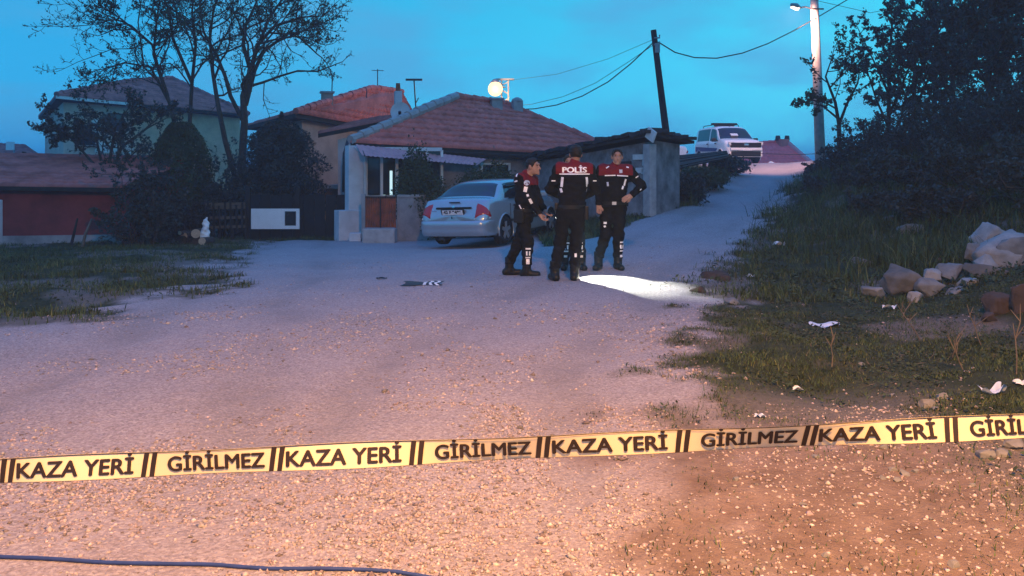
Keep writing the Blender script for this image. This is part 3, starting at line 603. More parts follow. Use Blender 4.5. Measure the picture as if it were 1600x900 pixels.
tp = W(17, 228, 46); zt = tp.z - s_.location.z; MB().tube([(0, 0, -.3), (0, 0, zt)], .05, 6).build('post', 'lamp_grey', s_); MB().box((tp.x - p_.x, -.06, zt), (.48, .05, .48)).build('board', 'plate_white', s_, bevel=.01)

# --- low red outbuilding at the left
rb = Vector((-11, 19.5, g1(-11, 19.5))); T = thing('red_outbuilding', 'low outbuilding with dark red wall and sagging tiled roof on the grass verge', 'outbuilding', rb)
wl, wr = W(-150, 330, 18.8), W(192, 330, 19.6); bl, br = wl + Vector((-.5, 4, 0)), wr + Vector((0, 4, 0))
wall_prism(T, [wl, wr, br, bl], -.55, [1.13, 1.05, 1.7, 1.7], 'red_wall', rb)
MB().slab([Vector((wl.x, wl.y - .06, -.5)), Vector((wr.x, wr.y - .06, -.5)), Vector((wr.x, wr.y + .1, -.5)), Vector((wl.x, wl.y + .1, -.5))], (0, 0, .42)).build('plinth', 'plaster_grey', T, off=rb)
e0, e1, e2, e3 = wl + Vector((-.2, -.45, 0)), wr + Vector((.25, -.4, 0)), br + Vector((.25, .2, 0)), bl + Vector((-.2, .2, 0)); e0.z, e1.z, e2.z, e3.z = 1.16, 1.06, 1.86, 1.95
MB().slab([e0, e1, e2, e3], (0, 0, -.10)).build('roof', 'dark_wood', T, off=rb); roof_tiles(T, e0, e1, e2, e3, 'roof_tile_old', rb, .34, .24)
c_ = W(2, 370, 18.7); MB().box((c_.x, c_.y - .08, .25), (.09, .14, 1.1)).build('corner_stone', 'plaster_white', T, off=rb, bevel=.02)

# --- courtyard wall, gate and white board
cb_ = Vector((-6, 22, g1(-6, 22)))
T = thing('courtyard_gate', 'dark sheet metal gate and wall between the conifer and the porch', 'gate', cb_)
ga0, ga1 = W(388, 350, 21.5), W(542, 350, 21.9); gu = (ga1 - ga0); gu.z = 0; gln = gu.length; gu.normalize(); gan = math.atan2(gu.y, gu.x)
np_ = 9
for i in range(np_):
    p = ga0 + gu * gln * (i + .5) / np_; MB().box((p.x, p.y + (.012 if i % 2 else 0), .22), (gln / np_ - .012, .05, 1.2 + .03 * math.sin(i * 2.3)), gan).build('panel', 'gate_metal', T, off=cb_)
for t in (0, .5, 1):
    p = ga0 + gu * gln * t; MB().box((p.x, p.y - .03, .3), (.12, .12, 1.5), gan).build('post', 'dark_wood', T, off=cb_)
for z_ in (-.05, .6): MB().box(((ga0 + ga1) / 2 + Vector((0, .06, 0))).xy.to_3d() + Vector((0, 0, z_)), (gln, .05, .07), gan).build('rail', 'gate_metal', T, off=cb_)
p = W(430, 342, 21.3); bh = .54
T = thing('white_board', 'white rectangular board with a dark square opening hung on the dark gate', 'board', (p.x, p.y, p.z - bh / 2))
f_ = MB(); wd = 1.28; ox0, ox1 = .27, .55
f_.slab([(-wd / 2, 0, 0), (ox0 - .02, 0, 0), (ox0 - .02, 0, bh), (-wd / 2, 0, bh)], (0, .04, 0)); f_.slab([(ox1, 0, 0), (wd / 2, 0, 0), (wd / 2, 0, bh), (ox1, 0, bh)], (0, .04, 0)); f_.slab([(ox0 - .02, 0, bh - .07), (ox1, 0, bh - .07), (ox1, 0, bh), (ox0 - .02, 0, bh)], (0, .04, 0)); f_.slab([(ox0 - .02, 0, 0), (ox1, 0, 0), (ox1, 0, .09), (ox0 - .02, 0, .09)], (0, .04, 0))
f_.build('sheet', 'white_sheet', T); MB().box(((ox0 + ox1) / 2 - .01, .03, bh / 2 + .01), (.28, .02, .4)).build('dark_pane', 'window_glass', T); MB().tube([(.3, .01, .36), (.36, 0, .40)], .02, 6).build('latch', 'iron', T)
for k in (-.5, .0, .6): MB().box((k, .10, bh / 2), (.05, .16, .05)).build('bracket', 'iron', T)
# slatted fence left of the gate
T = thing('wooden_fence', 'dark wooden slat fence beside the log pile', 'fence', Vector((-7.6, 21.3, g1(-7.6, 21.3)))); o_ = T.location
f0, f1 = W(322, 350, 21), W(384, 350, 21.4); fu = f1 - f0; fu.z = 0
for i in range(4): p = f0 + fu * (i / 3); MB().box((p.x, p.y, .1), (.07, .07, 1.15), 0).build('post', 'dark_wood', T, off=o_)
for z_ in (.0, .25, .5, .62): MB().box(((f0 + f1) / 2).xy.to_3d() + Vector((0, -.05, z_ + rt.normal() * .02)), (fu.length, .025, .075), math.atan2(fu.y, fu.x)).build('slat', 'wood', T, off=o_)
for i in range(7): p = f0 + fu * ((i + .5) / 7); MB().box((p.x, p.y - .07, .22), (.05, .02, .85 + .1 * rt.normal()), 0, rx=0, ry=rt.normal() * .03).build('slat', 'dark_wood', T, off=o_)

# --- garden wall, rust sheet and stone trough
T = thing('garden_wall', 'low grey rendered garden wall behind the silver car', 'wall', Vector((-1.8, 20.3, g1(-1.8, 20.3)))); o_ = T.location
w0, w1 = W(620, 340, 20.2), W(860, 340, 22.5); w0.z = w1.z = 0
d_ = (w1 - w0); MB().slab([w0 + Vector((0, 0, -.55)), w1 + Vector((0, 0, -.55)), w1 + Vector((0, 0, .80)), w0 + Vector((0, 0, .82))], (.03, .2, 0)).build('wall_body', 'plaster_grey', T, off=o_)
for i in range(12):
    a_, b_ = w0 + d_ * (i / 12 + .002), w0 + d_ * ((i + 1) / 12 - .002); MB().slab([a_ + Vector((0, -.03, .81)), b_ + Vector((0, -.03, .80)), b_ + Vector((.03, .24, .80)), a_ + Vector((.03, .24, .81))], (0, 0, .05 + rt.uniform(0, .01))).build('coping_stone', 'concrete', T, off=o_)
p = W(594, 345, 19.9)
T = thing('rusty_sheet', 'rust-brown corrugated sheet standing on the stone trough', 'metal sheet', (p.x, p.y, W(594, 357, 19.9).z)); hh = .79; ww = .78; V = []; ns = 56
for i in range(ns + 1): xx = -ww / 2 + ww * i / ns; dy = .022 * math.sin(i / ns * 14 * 2 * math.pi); V += [(xx, dy, -.05), (xx, dy + .02, hh)]
npmesh('sheet', V, [(2 * i, 2 * i + 2, 2 * i + 3, 2 * i + 1) for i in range(ns)], 'rust', T); MB().box((0, .03, hh - .02), (.82, .05, .05)).build('top_rail', 'dark_wood', T); MB().box((.01, -.03, .38), (.03, .02, .76)).build('batten', 'dark_wood', T)
MB().box((-.42, .05, .3), (.1, .1, 1.1)).build('post', 'plaster_grey', T, bevel=.01)
zb = g1(p.x, p.y); T = thing('stone_trough', 'pale concrete trough block under the rusty sheet', 'trough', (p.x, p.y - .02, zb)); hh = W(594, 356, 19.9).z - zb
MB().box((0, 0, hh / 2 - .05), (.80, .5, hh + .1)).build('basin', 'concrete', T, bevel=.04); MB().box((0, -.02, hh + .0), (.72, .36, .02)).build('water_channel', 'plaster_grey', T)
p = W(556, 372, 20.4); o_ = MB().box((0, 0, .09), (.30, .26, .24)).build('concrete_block', 'plaster_white', None, bevel=.02); o_.location = (p.x, p.y, g1(p.x, p.y)); tag(o_, 'small pale block at the foot of the white porch pillar', 'block')

# --- long rough shed behind the officers
sb = Vector((2.6, 20.5, g1(2.6, 20.5))); T = thing('block_shed', 'long rough grey shed with crooked dark slab roof behind the officers', 'shed', sb)
s0, s1 = W(838, 300, 23.3), W(1024, 300, 18.8); s2, s3 = W(1062, 300, 19.8), W(900, 300, 26)
tops = [1.72, 2.18, 2.12, 1.9]
wall_prism(T, [s0, s1, s2, s3], -.5, tops, 'shed_wall', sb)
su = (s1 - s0); su.z = 0; sl = su.length; su.normalize(); sn = Vector((su.y, -su.x, 0)); sa = math.atan2(su.y, su.x)
q = [s0 + sn * .25 - su * .2, s1 + sn * .25 + su * .2, s2 + Vector((.35, -.05, 0)), s3]
for p, z_ in zip(q, (1.76, 2.28, 2.14, 2.0)): p.z = z_
MB().slab(q, (0, 0, .07)).build('roof', 'tar_roof', T, off=sb)
for i in range(15):
    t = (i + .5) / 15; p = q[0].lerp(q[1], t); MB().box(p + sn * -.12 + Vector((0, 0, .10 + rt.uniform(0, .05))), (sl / 15 * rt.uniform(.8, 1.15), .42, .07 + rt.uniform(0, .05)), sa, ry=-.12 + rt.normal() * .05).build('roof_slab', 'tar_roof', T, off=sb, bevel=.01)
for i in range(6):
    p = q[1].lerp(q[2], (i + .4) / 6); MB().box(p + Vector((-.1, 0, .08 + rt.uniform(0, .05))), (.4, .34, .08), sa + 1.1 + rt.normal() * .2, rx=rt.normal() * .1).build('roof_slab', 'tar_roof', T, off=sb, bevel=.01)
for t, z_, wd, ht in ((.905, 1.80, .62, .13), (.895, 1.48, .30, .13), (.93, 1.46, .24, .13), (.935, 1.66, .2, .14), (.915, 1.05, .4, .12)):
    p = s0 + su * sl * t; MB().box((p.x + sn.x * .012, p.y + sn.y * .012, z_), (wd, .03, ht), sa).build('plaster_patch', 'plaster_patch', T, off=sb, bevel=.008)
p = s0 + su * sl * .80; MB().box((p.x + sn.x * .02, p.y + sn.y * .02, 1.45), (.34, .08, .5), sa).build('window', 'dark_wood', T, off=sb)
p = s0 + su * sl * .975; MB().box((p.x + sn.x * .06, p.y + sn.y * .06, 1.25), (.26, .2, 1.7), sa).build('pier', 'concrete', T, off=sb, bevel=.02)
p = q[1] + Vector((-.05, -.06, .02)); MB().box(p, (.30, .04, .26), sa, ry=.5).build('roof_patch', 'plaster_patch', T, off=sb)
for k, (px, py, Yd, s_) in enumerate(((940, 221, 21.6, .24), (968, 218, 20.6, .22), (1010, 208, 19.3, .2))):
    p = W(px, py, Yd); MB().box(p, (s_ * 1.5, s_, s_), rt.uniform(0, 1)).build('roof_weight', 'tar_roof', T, off=sb, bevel=.02)
# collapsed lean-to roof beside the shed
cb2 = W(1100, 258, 27); T = thing('collapsed_roof', 'collapsed board roof lying on the grassy bank beside the shed', 'roof', (cb2.x, cb2.y, g1(cb2.x, cb2.y)))
o_ = T.location; A_, B_, C_, D_ = W(1062, 262, 25.5), W(1140, 245, 26), W(1135, 236, 28.5), W(1062, 243, 28)
for i in range(9):
    a_, b_ = A_.lerp(D_, i / 9), B_.lerp(C_, i / 9); c_, d_ = B_.lerp(C_, (i + .92) / 9), A_.lerp(D_, (i + .92) / 9); j = Vector((0, 0, rt.uniform(0, .05))); MB().slab([a_ + j, b_ + j, c_ + j, d_ + j], (0, 0, -.04)).build('board', 'dark_wood', T, off=o_)
for t in (.05, .5, .95):
    p = A_.lerp(B_, t); MB().tube([(p.x, p.y + .1, g1(p.x, p.y + .1) - .2), (p.x, p.y + .1, p.z)], .06, 6).build('prop', 'dark_wood', T, off=o_)
    p = D_.lerp(C_, t); MB().tube([(p.x, p.y - .1, g1(p.x, p.y) - .2), (p.x, p.y - .1, p.z)], .06, 6).build('prop', 'dark_wood', T, off=o_)

# --- bright red roofed house beyond the crest
hb2 = W(1215, 262, 56); T = thing('red_roof_house', 'house with vivid red hip roof beyond the crest of the road', 'house', (hb2.x, hb2.y, g1(hb2.x, hb2.y))); o_ = T.location
K, Rc = W(1120, 262, 54), W(1282, 264, 54); Lc, Bc = Vector((K.x + .5, 62, K.z)), Vector((Rc.x + .8, 62, K.z)); K.z = Rc.z = 1.35; Lc.z = Bc.z = 1.35; ap, ap2 = W(1165, 226, 57.5), W(1228, 222, 57.5)
wall_prism(T, [ins(p, (K + Bc) / 2, .08) for p in (K, Rc, Bc, Lc)], -.8, 1.3, 'plaster_pink', o_)
dk = MB().add([K, Rc, Bc, Lc, ap, ap2], [(0, 1, 5, 4), (1, 2, 5), (2, 3, 4, 5), (3, 0, 4), (0, 3, 2, 1)]).build('roof', 'roof_bright', T, off=o_); roof_tiles(dk, K, Rc, ap2, ap, 'roof_bright', o_, .4, .3, .03); roof_tiles(dk, Rc, Bc, ap2, ap2, 'roof_bright', o_, .4, .3, .03)
ridge(dk, [ap + up_, ap2 + up_], o_, .12, 'roof_bright'); ridge(dk, [ap2 + up_, Rc + up_], o_, .16, 'canopy_metal')
p = W(1222, 224, 57.3); chimney('chimney', 'double chimney on the vivid red roof', p, .7, .30, 'roof_tile_old', pot=False, cap=False); T2 = [o for o in C.objects if o.get('label') == 'double chimney on the vivid red roof'][0]
for k in (-.3, .35): MB().tube([(k, 0, .2), (k, 0, .55)], [.2, .16], 8).build('pot', 'dark_wood', T2)

# ------------------------------------------------------------------ poles, cables, lamps
def cable(label, pts, rad=.018, group=None):
    o = MB().tube(pts, rad, 5).build('cable', 'cable', None); return tag(o, label, 'cable', group)
def sag(a, b, s, n=24): return [a.lerp(b, i / n) + Vector((0, 0, -4 * s * (i / n) * (1 - i / n))) for i in range(n + 1)]
# leaning wooden pole behind the shed
tp_, bt = W(1021, 47, 24), W(1043, 225, 24); bs = bt + (bt - tp_) * .45; bs.z = g1(bs.x, bs.y)
T = thing('utility_pole', 'leaning dark wooden utility pole behind the shed', 'utility pole', bs)
MB().tube([Vector((0, 0, -.3)), (bt - bs) , (tp_ - bs)], [.12, .11, .085], 10).build('shaft', 'dark_wood', T, smooth=True)
top = tp_ - bs; 
for k in (.25, .45): MB().tube([top + Vector((0, -.1, -k)), top + Vector((.16, -.12, -k)), top + Vector((.16, -.12, -k + .09))], .025, 6).build('insulator', 'lamp_grey', T)
MB().box(top + Vector((.1, -.1, -.55)), (.14, .1, .28)).build('junction_box', 'lamp_grey', T)
# tall pole with street lamp on the crest
pb, pt = W(1283, 243, 30), W(1270, -60, 30); pb.z = g1(pb.x, pb.y)
T = thing('lamp_pole', 'tall pole with a lit street lamp arm at the crest of the road', 'street lamp', pb)
MB().tube([(0, 0, -.4), (pt - pb) * .5, pt - pb], [.20, .165, .13], 12).build('shaft', 'pole_concrete', T, smooth=True)
la, lh = W(1270, 14, 30) - pb, W(1250, 12, 29.4) - pb
MB().tube([la, la.lerp(lh, .6) + Vector((0, 0, .05)), lh], .03, 8).build('arm', 'lamp_grey', T)
hd = MB(); hd.tube([lh, lh + Vector((-.2, -.15, .03)), lh + Vector((-.42, -.3, .05))], [.05, .11, .06], 8); ho = hd.build('lamp_head', 'lamp_grey', T, True)
MB().tube([lh + Vector((-.12, -.1, -.05)), lh + Vector((-.40, -.28, -.03))], [.085, .06], 8).build('diffuser', 'lamp_glow_white', ho, True)
MB().box(W(1278, 14, 29.8) - pb, (.42, .05, .05)).build('crossbar', 'iron', T)
ld = bpy.data.lights.new('crest_lamp_light', 'SPOT'); lo = bpy.data.objects.new('crest_lamp_light', ld); C.objects.link(lo); lo.parent = T; lo.location = lh + Vector((-.26, -.2, -.14)); ld.energy = 3600; ld.color = (1, .52, .40); ld.spot_size = R(125); ld.spot_blend = .5; lo.rotation_euler = (Vector((12.5, 48, 1.0)) - pb - lo.location).to_track_quat('-Z', 'Y').to_euler(); ld.shadow_soft_size = .12
# lattice pole with the glaring lamp behind the roof
pb, pt = W(789, 250, 33), W(790, 124, 33); pb.z = g1(pb.x, pb.y)
T = thing('lattice_pole', 'lattice pole with a glaring warm street light above the tiled roof', 'street lamp', pb); h_ = pt.z - pb.z
for k in (-.14, .14): MB().tube([(k, 0, -.2), (k, 0, h_)], .035, 6).build('upright', 'lamp_grey', T)
for i in range(14): MB().box((0, 0, h_ * (i + .5) / 14), (.28, .03, .045), ry=.5 * (-1)**i).build('lattice_bar', 'lamp_grey', T)
MB().box((0, 0, h_), (.75, .08, .07)).build('crossarm', 'lamp_grey', T)
gp = W(774, 139, 32.7) - pb; MB().tube([(0, 0, gp.z + .1), gp + Vector((0, 0, .12))], .035, 6).build('arm', 'lamp_grey', T)
bm = bmesh.new(); bmesh.ops.create_uvsphere(bm, u_segments=20, v_segments=12, radius=.30); me = bpy.data.meshes.new('globe'); bm.to_mesh(me); bm.free(); me.materials.append(MATS['lamp_glow']); [setattr(p, 'use_smooth', True) for p in me.polygons]; o = bpy.data.objects.new('globe', me); C.objects.link(o); o.parent = T; o.location = gp
MB().tube([gp + Vector((0, 0, .26)), gp + Vector((0, 0, .40))], [.22, .08], 12).build('lamp_cap', 'lamp_grey', T)
ld = bpy.data.lights.new('roof_lamp_light', 'POINT'); lo = bpy.data.objects.new('roof_lamp_light', ld); C.objects.link(lo); lo.parent = T; lo.location = gp + Vector((0, -.34, -.05)); ld.energy = 380; ld.color = (1, .58, .30); ld.shadow_soft_size = .3
# street lamp standing behind the viewer that warms the foreground
T = thing('street_lamp', 'tall street lamp with curved arm standing behind the cordon', 'street lamp', (3.3, -1.2, g1(3.3, -1.2))); zb = T.location.z
MB().tube([(0, 0, -.3), (0, 0, 5.6)], [.09, .06], 12).build('shaft', 'lamp_grey', T, True); LP = Vector((.9 - 3.3, .0 + 1.2, 5.75 - zb))
MB().tube([(0, 0, 5.55), (-.5, .25, 5.85), (-1.5, .75, 5.95), LP + Vector((.2, -.1, .12))], .035, 8).build('arm', 'lamp_grey', T, True)
MB().tube([LP + Vector((.3, -.15, .1)), LP + Vector((0, 0, .10)), LP + Vector((-.3, .15, .08))], [.06, .13, .07], 10).build('lamp_head', 'lamp_grey', T, True); MB().box(LP + Vector((0, 0, -.03)), (.36, .16, .03), -.46).build('diffuser', 'lamp_glow', T)
ld = bpy.data.lights.new('near_lamp_light', 'SPOT'); lo = bpy.data.objects.new('near_lamp_light', ld); C.objects.link(lo); lo.parent = T; lo.location = LP + Vector((0, 0, -.1)); ld.energy = 6800; ld.color = (1, .45, .10); ld.spot_size = R(122); ld.spot_blend = 1; ld.shadow_soft_size = .2
lo.rotation_euler = (Vector((.0, 4.1, 0)) - Vector((.9, 0, 5.65))).to_track_quat('-Z', 'Y').to_euler()
# cables
pw = W(1024, 64, 24); cable('dark cable sagging from the leaning pole to the tall lamp pole', [W(1029, 66, 24), W(1055, 82, 24.8), W(1085, 90, 25.6), W(1120, 91, 26.6), W(1160, 83, 27.6), W(1200, 68, 28.4), W(1240, 48, 29.2), W(1272, 30, 29.8), W(1330, -4, 31), W(1420, -60, 33)], .02)
cable('heavy cable running down from the leaning pole over the tiled roof', [W(1021, 66, 24), W(985, 100, 24.6), W(950, 128, 25.2), W(910, 150, 26), W(870, 164, 26.8), W(835, 170, 27.4), W(808, 171, 27.4)], .018)
cable('thin cable running beside the heavy one over the tiled roof', [W(1021, 70, 24), W(980, 98, 25), W(930, 130, 26.5), W(880, 151, 28), W(830, 163, 30), W(792, 166, 32.8)], .009)
cable('faint wire high over the tiled roof to the lattice pole', [W(1020, 62, 24), W(950, 92, 26.5), W(870, 116, 29.5), W(792, 126, 33)], .007)
cable('thin wire stretched low beside the base of the lamp pole', [W(1180, 240, 33), W(1250, 241.5, 32), W(1340, 237, 30)], .012)
cable('thin wire from the top of the lamp pole into the dense trees', [W(1272, 0, 29.9), W(1360, 20, 28), W(1440, 5, 25), W(1500, -30, 24)], .009)
# ------------------------------------------------------------------ trees and shrubs
r_ = np.random.default_rng(3)
YT = 24
stems = [(PL([(374, 372), (376, 300), (382, 190), (380, 150), (392, 112), (402, 70), (430, 40), (470, 27)], YT, r_, .2), .145, .025),
         (PL([(374, 300), (352, 220), (340, 160), (332, 110), (328, 60), (333, 20), (345, -25)], YT, r_, .3), .09, .02),
         (PL([(380, 190), (360, 150), (352, 120), (338, 85), (318, 50), (312, 10), (318, -30)], YT, r_, .3), .07, .02),
         (PL([(384, 165), (398, 110), (412, 80), (450, 52), (470, 60), (495, 84)], YT, r_, .3), .07, .02),
         (PL([(392, 112), (380, 70), (384, 40), (400, 5), (410, -40)], YT, r_, .3), .07, .02), (PL([(402, 75), (420, 30), (440, 0), (462, -30)], YT, r_, .3), .05, .015)]
tree('bare_tree', 'tall forked tree with sparse young leaves standing beside the dark conifer', W(374, 372, YT), stems, 4, 3, .036, 2, ratio=.46, kids=(12, 8, 5), r0=.2, first=.36, twigr=.008, spread=.75)
YT = 25.5
stems = [(PL([(290, 370), (282, 240), (268, 170), (248, 110), (238, 70), (205, 40), (170, 25)], YT, r_, .3), .085, .018),
         (PL([(285, 300), (296, 200), (300, 130), (306, 70), (300, 20), (305, -30)], YT, r_, .3), .08, .02),
         (PL([(262, 150), (240, 85), (244, 40), (252, -20)], YT, r_, .3), .06, .018), (PL([(270, 170), (235, 105), (195, 98), (160, 108)], YT, r_, .3), .05, .015), (PL([(300, 130), (270, 60), (262, 10), (240, -30)], YT, r_, .3), .06, .018), (PL([(238, 70), (190, 30), (150, 5)], YT, r_, .3), .04, .012)]
tree('bare_tree', 'thinner tree with drooping sparse twigs in front of the two-tone house', W(290, 370, YT), stems, 9, 3, .036, 2, ratio=.46, kids=(12, 8, 5), first=.34, twigr=.008, spread=.75)
stems = [(PL([(150, 340), (160, 260), (150, 215), (110, 190)], 22, r_, .2), .06, .012), (PL([(160, 300), (190, 230), (230, 200), (250, 190)], 22, r_, .2), .06, .012), (PL([(150, 260), (110, 215), (85, 205)], 22, r_, .2), .04, .01), (PL([(170, 260), (180, 200), (200, 170)], 22, r_, .2), .05, .01)]
tree('thicket_tree', 'low leafy thicket tree growing above the red outbuilding roof', W(155, 345, 22), stems, 12, 3, .05, 3, 'leaf_dark', ratio=.52, kids=(8, 6, 5), first=.2, twigr=.006)
def at(px, py, Y): p = W(px, py, Y); p.z = g1(p.x, p.y) - .05; return p
shrub('conifer', 'broad dark conifer beside the pink house', at(437, 372, 23), (1.12, 1.0, 1.66), 42000, .045, 'leaf_dark', 31, stems=1, thin=.35, shape='flame', cat='conifer', up=-.2, kink=.45)
shrub('conifer', 'dark wedge of conifer foliage rising against the pink house roof', at(440, 372, 24.2), (1.2, 1.2, 1.85), 14000, .05, 'leaf_dark', 32, stems=1, thin=.2, shape='cone', cat='conifer', up=-.2)
shrub('clipped_cypress', 'rounded dark green clipped cypress behind the log pile', at(283, 368, 22.4), (.88, .86, 1.62), 24000, .04, 'leaf', 33, stems=1, shape='flame', up=1., cat='cypress', kink=.14)
for i, (px, Yd, rx, rz, n, lm, lab) in enumerate(((218, 18.5, .75, .92, 9000, 'leaf_dark', 'dark hedge bush against the end of the red outbuilding'), (345, 22.6, .7, .95, 6000, 'leaf_dark', 'dark bush filling the gap between the cypress and the fence'), (240, 23.5, 1.2, 1.1, 8000, 'leaf_dark', 'tall dark bush behind the clipped cypress on its outbuilding side'),
        (120, 24.5, 1.5, 1.15, 8000, 'leaf_brown', 'brownish bush rising behind the red outbuilding roof'), (395, 26, 1.3, 1.3, 7000, 'leaf_dark', 'dark bush behind the trunk of the tall forked tree'), (255, 20.4, .62, .42, 4000, 'leaf_brown', 'low brown brush heap above the cut logs'), (285, 20.2, .55, .50, 4000, 'leaf_brown', 'twiggy brown brush heap beside the white sack'))):
    ragged('bush', lab, at(px, 370, Yd), rx * 1.1, rz * 2.1, 40 + i, lm, .034, 16, n=16)
shrub('climbing_plant', 'leafy climber covering the porch glazing', at(660, 345, 20.9), (.60, .42, 1.16), 14000, .04, 'leaf', 61)
shrub('garden_bush', 'leafy garden bush spreading over the wall behind the car roof', at(748, 330, 21.6), (.95, .5, 1.0), 9000, .04, 'leaf', 62); shrub('garden_bush', 'thin garden bush beside the officer in profile', at(790, 330, 22.4), (.55, .4, .98), 3500, .05, 'leaf', 63)
shrub('bush', 'grassy scrub on the bank below the collapsed roof', at(1095, 300, 24.0), (.8, .7, .38), 4500, .05, 'leaf', 64); shrub('bush', 'dark scrub at the shed corner by the road', at(1072, 300, 21.5), (.5, .5, .42), 3000, .05, 'leaf_dark', 65); shrub('bush', 'dark scrub beside the van on the road bank', at(1135, 280, 28.5), (.8, .9, .35), 3500, .05, 'leaf_dark', 66)
# right bank: scrub, small tree, denser trees
bank = [(1345, 26, 1.1, .55), (1330, 22, .8, .5), (1390, 21, 1.2, .85), (1440, 19, 1.2, .9), (1500, 18, 1.3, 1.0), (1560, 17, 1.3, 1.1), (1620, 16, 1.3, 1.3), (1420, 24, 1.6, 1.0), (1520, 22, 1.8, 1.2), (1600, 20, 1.8, 1.4), (1310, 19, .6, .35), (1370, 17.5, .9, .5), (1450, 16, 1.0, .6), (1530, 14.6, 1.0, .7), (1600, 13.5, 1.0, .85), (1480, 13.6, .7, .4), (1400, 15, .7, .32), (1290, 27, .6, .3), (1660, 12, 1.1, 1.0)]
bl_ = ['scrub at the foot of the tall lamp pole', 'rounded scrub beside the road on the bank', 'dark thorn scrub under the slender leaning tree', 'dark thorn scrub on the bank above the road verge', 'dense scrub below the leafy trees', 'dense scrub on the high bank above the rock pile', 'tall dense scrub beyond the rock pile', 'scrub on the crown of the bank behind the slender tree', 'deep scrub on the crown of the bank under the leafy trees', 'deepest scrub mass on the crown of the bank', 'low scrub at the road edge of the bank', 'low dark scrub on the bank foot', 'low scrub halfway up the bank over the verge', 'scrub on the slope just behind the rock pile', 'scrub on the slope crowding the big rocks', 'low weeds above the scattered verge stones', 'low weeds on the verge between road and bank', 'small scrub tuft where the road meets the crest', 'scrub at the outer end of the rock pile']
for i, (px, Yd, rx, rz) in enumerate(bank): ragged('bank_scrub', bl_[i], at(px, 300, Yd), rx * 1.3, rz * 1.05, 80 + i, 'leaf_dark', .034, 9, 'scrub on the right bank', n=15)
YT = 24; b0 = at(1311, 240, YT); r_ = np.random.default_rng(8)
stems = [([b0] + PL([(1311, 195), (1305, 160), (1290, 120), (1300, 90)], YT, r_, .2), .075, .012), (PL([(1311, 195), (1322, 165), (1340, 130), (1345, 100)], YT, r_, .2), .05, .012), (PL([(1309, 185), (1285, 165), (1255, 160)], YT, r_, .2), .035, .01)]
tree('slender_tree', 'slender young tree with sparse leaves beside the tall lamp pole', b0, stems, 5, 3, .055, 3, ratio=.45, kids=(6, 5, 3), first=.35, twigr=.005)
for i, (px, Yd, seed, hp, lean, lab, lf, nl) in enumerate(((1388, 22.5, 21, 45, 6, 'spindly tree with ragged crown on the bank nearest the slender tree', .10, 7), (1425, 22, 22, 20, 25, 'leafy tree with bent trunk on the crown of the bank', .115, 9), (1490, 21, 23, -40, -8, 'tall dense tree on the bank beyond the bent one', .12, 12), (1545, 19, 24, -90, 5, 'tallest dense tree with straight dark trunk on the bank', .12, 14), (1610, 18, 25, -90, 0, 'dense tree above the outer end of the rock pile', .12, 14), (1460, 24, 26, 0, 10, 'far thin tree showing between the dense bank trees', .11, 8), (1575, 22.5, 27, -60, -15, 'dense tree standing behind the straight dark trunk', .12, 13))):
    b0 = at(px, 250, Yd); r_ = np.random.default_rng(seed); y0 = HZ - (b0.z - CH) * F / Yd; y1 = hp; mid_ = [(px + lean * .3 * t, y0 + (y1 - y0) * t) for t in (.3, .55, .8)]
    st = [([b0] + PL(mid_ + [(px + lean, y1)], Yd, r_, .15), .075, .02)]
    for k in range(5):
        t = .12 + .12 * k; ys = y0 + (y1 - y0) * t; s_ = (-1)**k
        st.append((PL([(px + lean * t, ys), (px + lean * t + s_ * 20, ys - 45), (px + lean * t + s_ * (34 + 5 * k), ys - 105)], Yd, r_, .4), .04, .012))
    tree('bank_tree', lab, b0, st, seed, 3, lf * .5, max(2, nl // 4), 'leaf_dark', ratio=.40, kids=(8, 6, 5), first=.22, twigr=.007, group='trees on the right bank')

# ------------------------------------------------------------------ vehicles: smooth lofted shells cut into panels
def pchip(xk, yk, x):
    """smooth monotone interpolation, no overshoot"""
    xk = np.array(xk, float); yk = np.array(yk, float); h = np.diff(xk); d = np.diff(yk) / h; m = np.zeros_like(yk)
    for i in range(1, len(xk) - 1):
        if d[i - 1] * d[i] > 0: w1, w2 = 2 * h[i] + h[i - 1], h[i] + 2 * h[i - 1]; m[i] = (w1 + w2) / (w1 / d[i - 1] + w2 / d[i])
    m[0], m[-1] = d[0], d[-1]; i = np.clip(np.searchsorted(xk, x) - 1, 0, len(h) - 1); t = (x - xk[i]) / h[i]
    return (2 * t**3 - 3 * t**2 + 1) * yk[i] + (t**3 - 2 * t**2 + t) * h[i] * m[i] + (-2 * t**3 + 3 * t**2) * yk[i + 1] + (t**3 - t**2) * h[i] * m[i + 1]
def shell(spec, step=.025):
    """half sections from sill to roof centre along the length; returns grid of points (left side y>0)"""
    x = np.arange(0, spec['len'] + 1e-6, step); g_ = lambda k: pchip(*zip(*spec[k]), x)
    Wd, bz, tz, ry, rz_, sill = g_('W'), g_('belt'), g_('top'), g_('redge_y'), g_('redge_z'), g_('sill')
    secs = []
    for i in range(len(x)):
        w_ = Wd[i]; zs, zb_, zt = sill[i], bz[i], tz[i]; zm = zs + (zb_ - zs) * .55
        ky = [w_ * .93, w_ * .985, w_, w_ * .985, w_ * .945, ry[i], ry[i] * .80, ry[i] * .42, 0]
        kz = [zs, zs + .06, zm, zb_ - .10 * (zb_ - zs), zb_, rz_[i], rz_[i] + (zt - rz_[i]) * .62, rz_[i] + (zt - rz_[i]) * .95, zt]
        kt = [0, .6, 2.2, 3.4, 4, 6, 6.6, 7.6, 8.6]; t = np.linspace(0, 8.6, 70)
        secs.append(np.stack([np.full(70, x[i]), np.interp(t, kt, ky) * .35 + pchip(kt, ky, t) * .65, pchip(kt, kz, t)], -1))
    return np.array(secs), np.linspace(0, 8.6, 70)
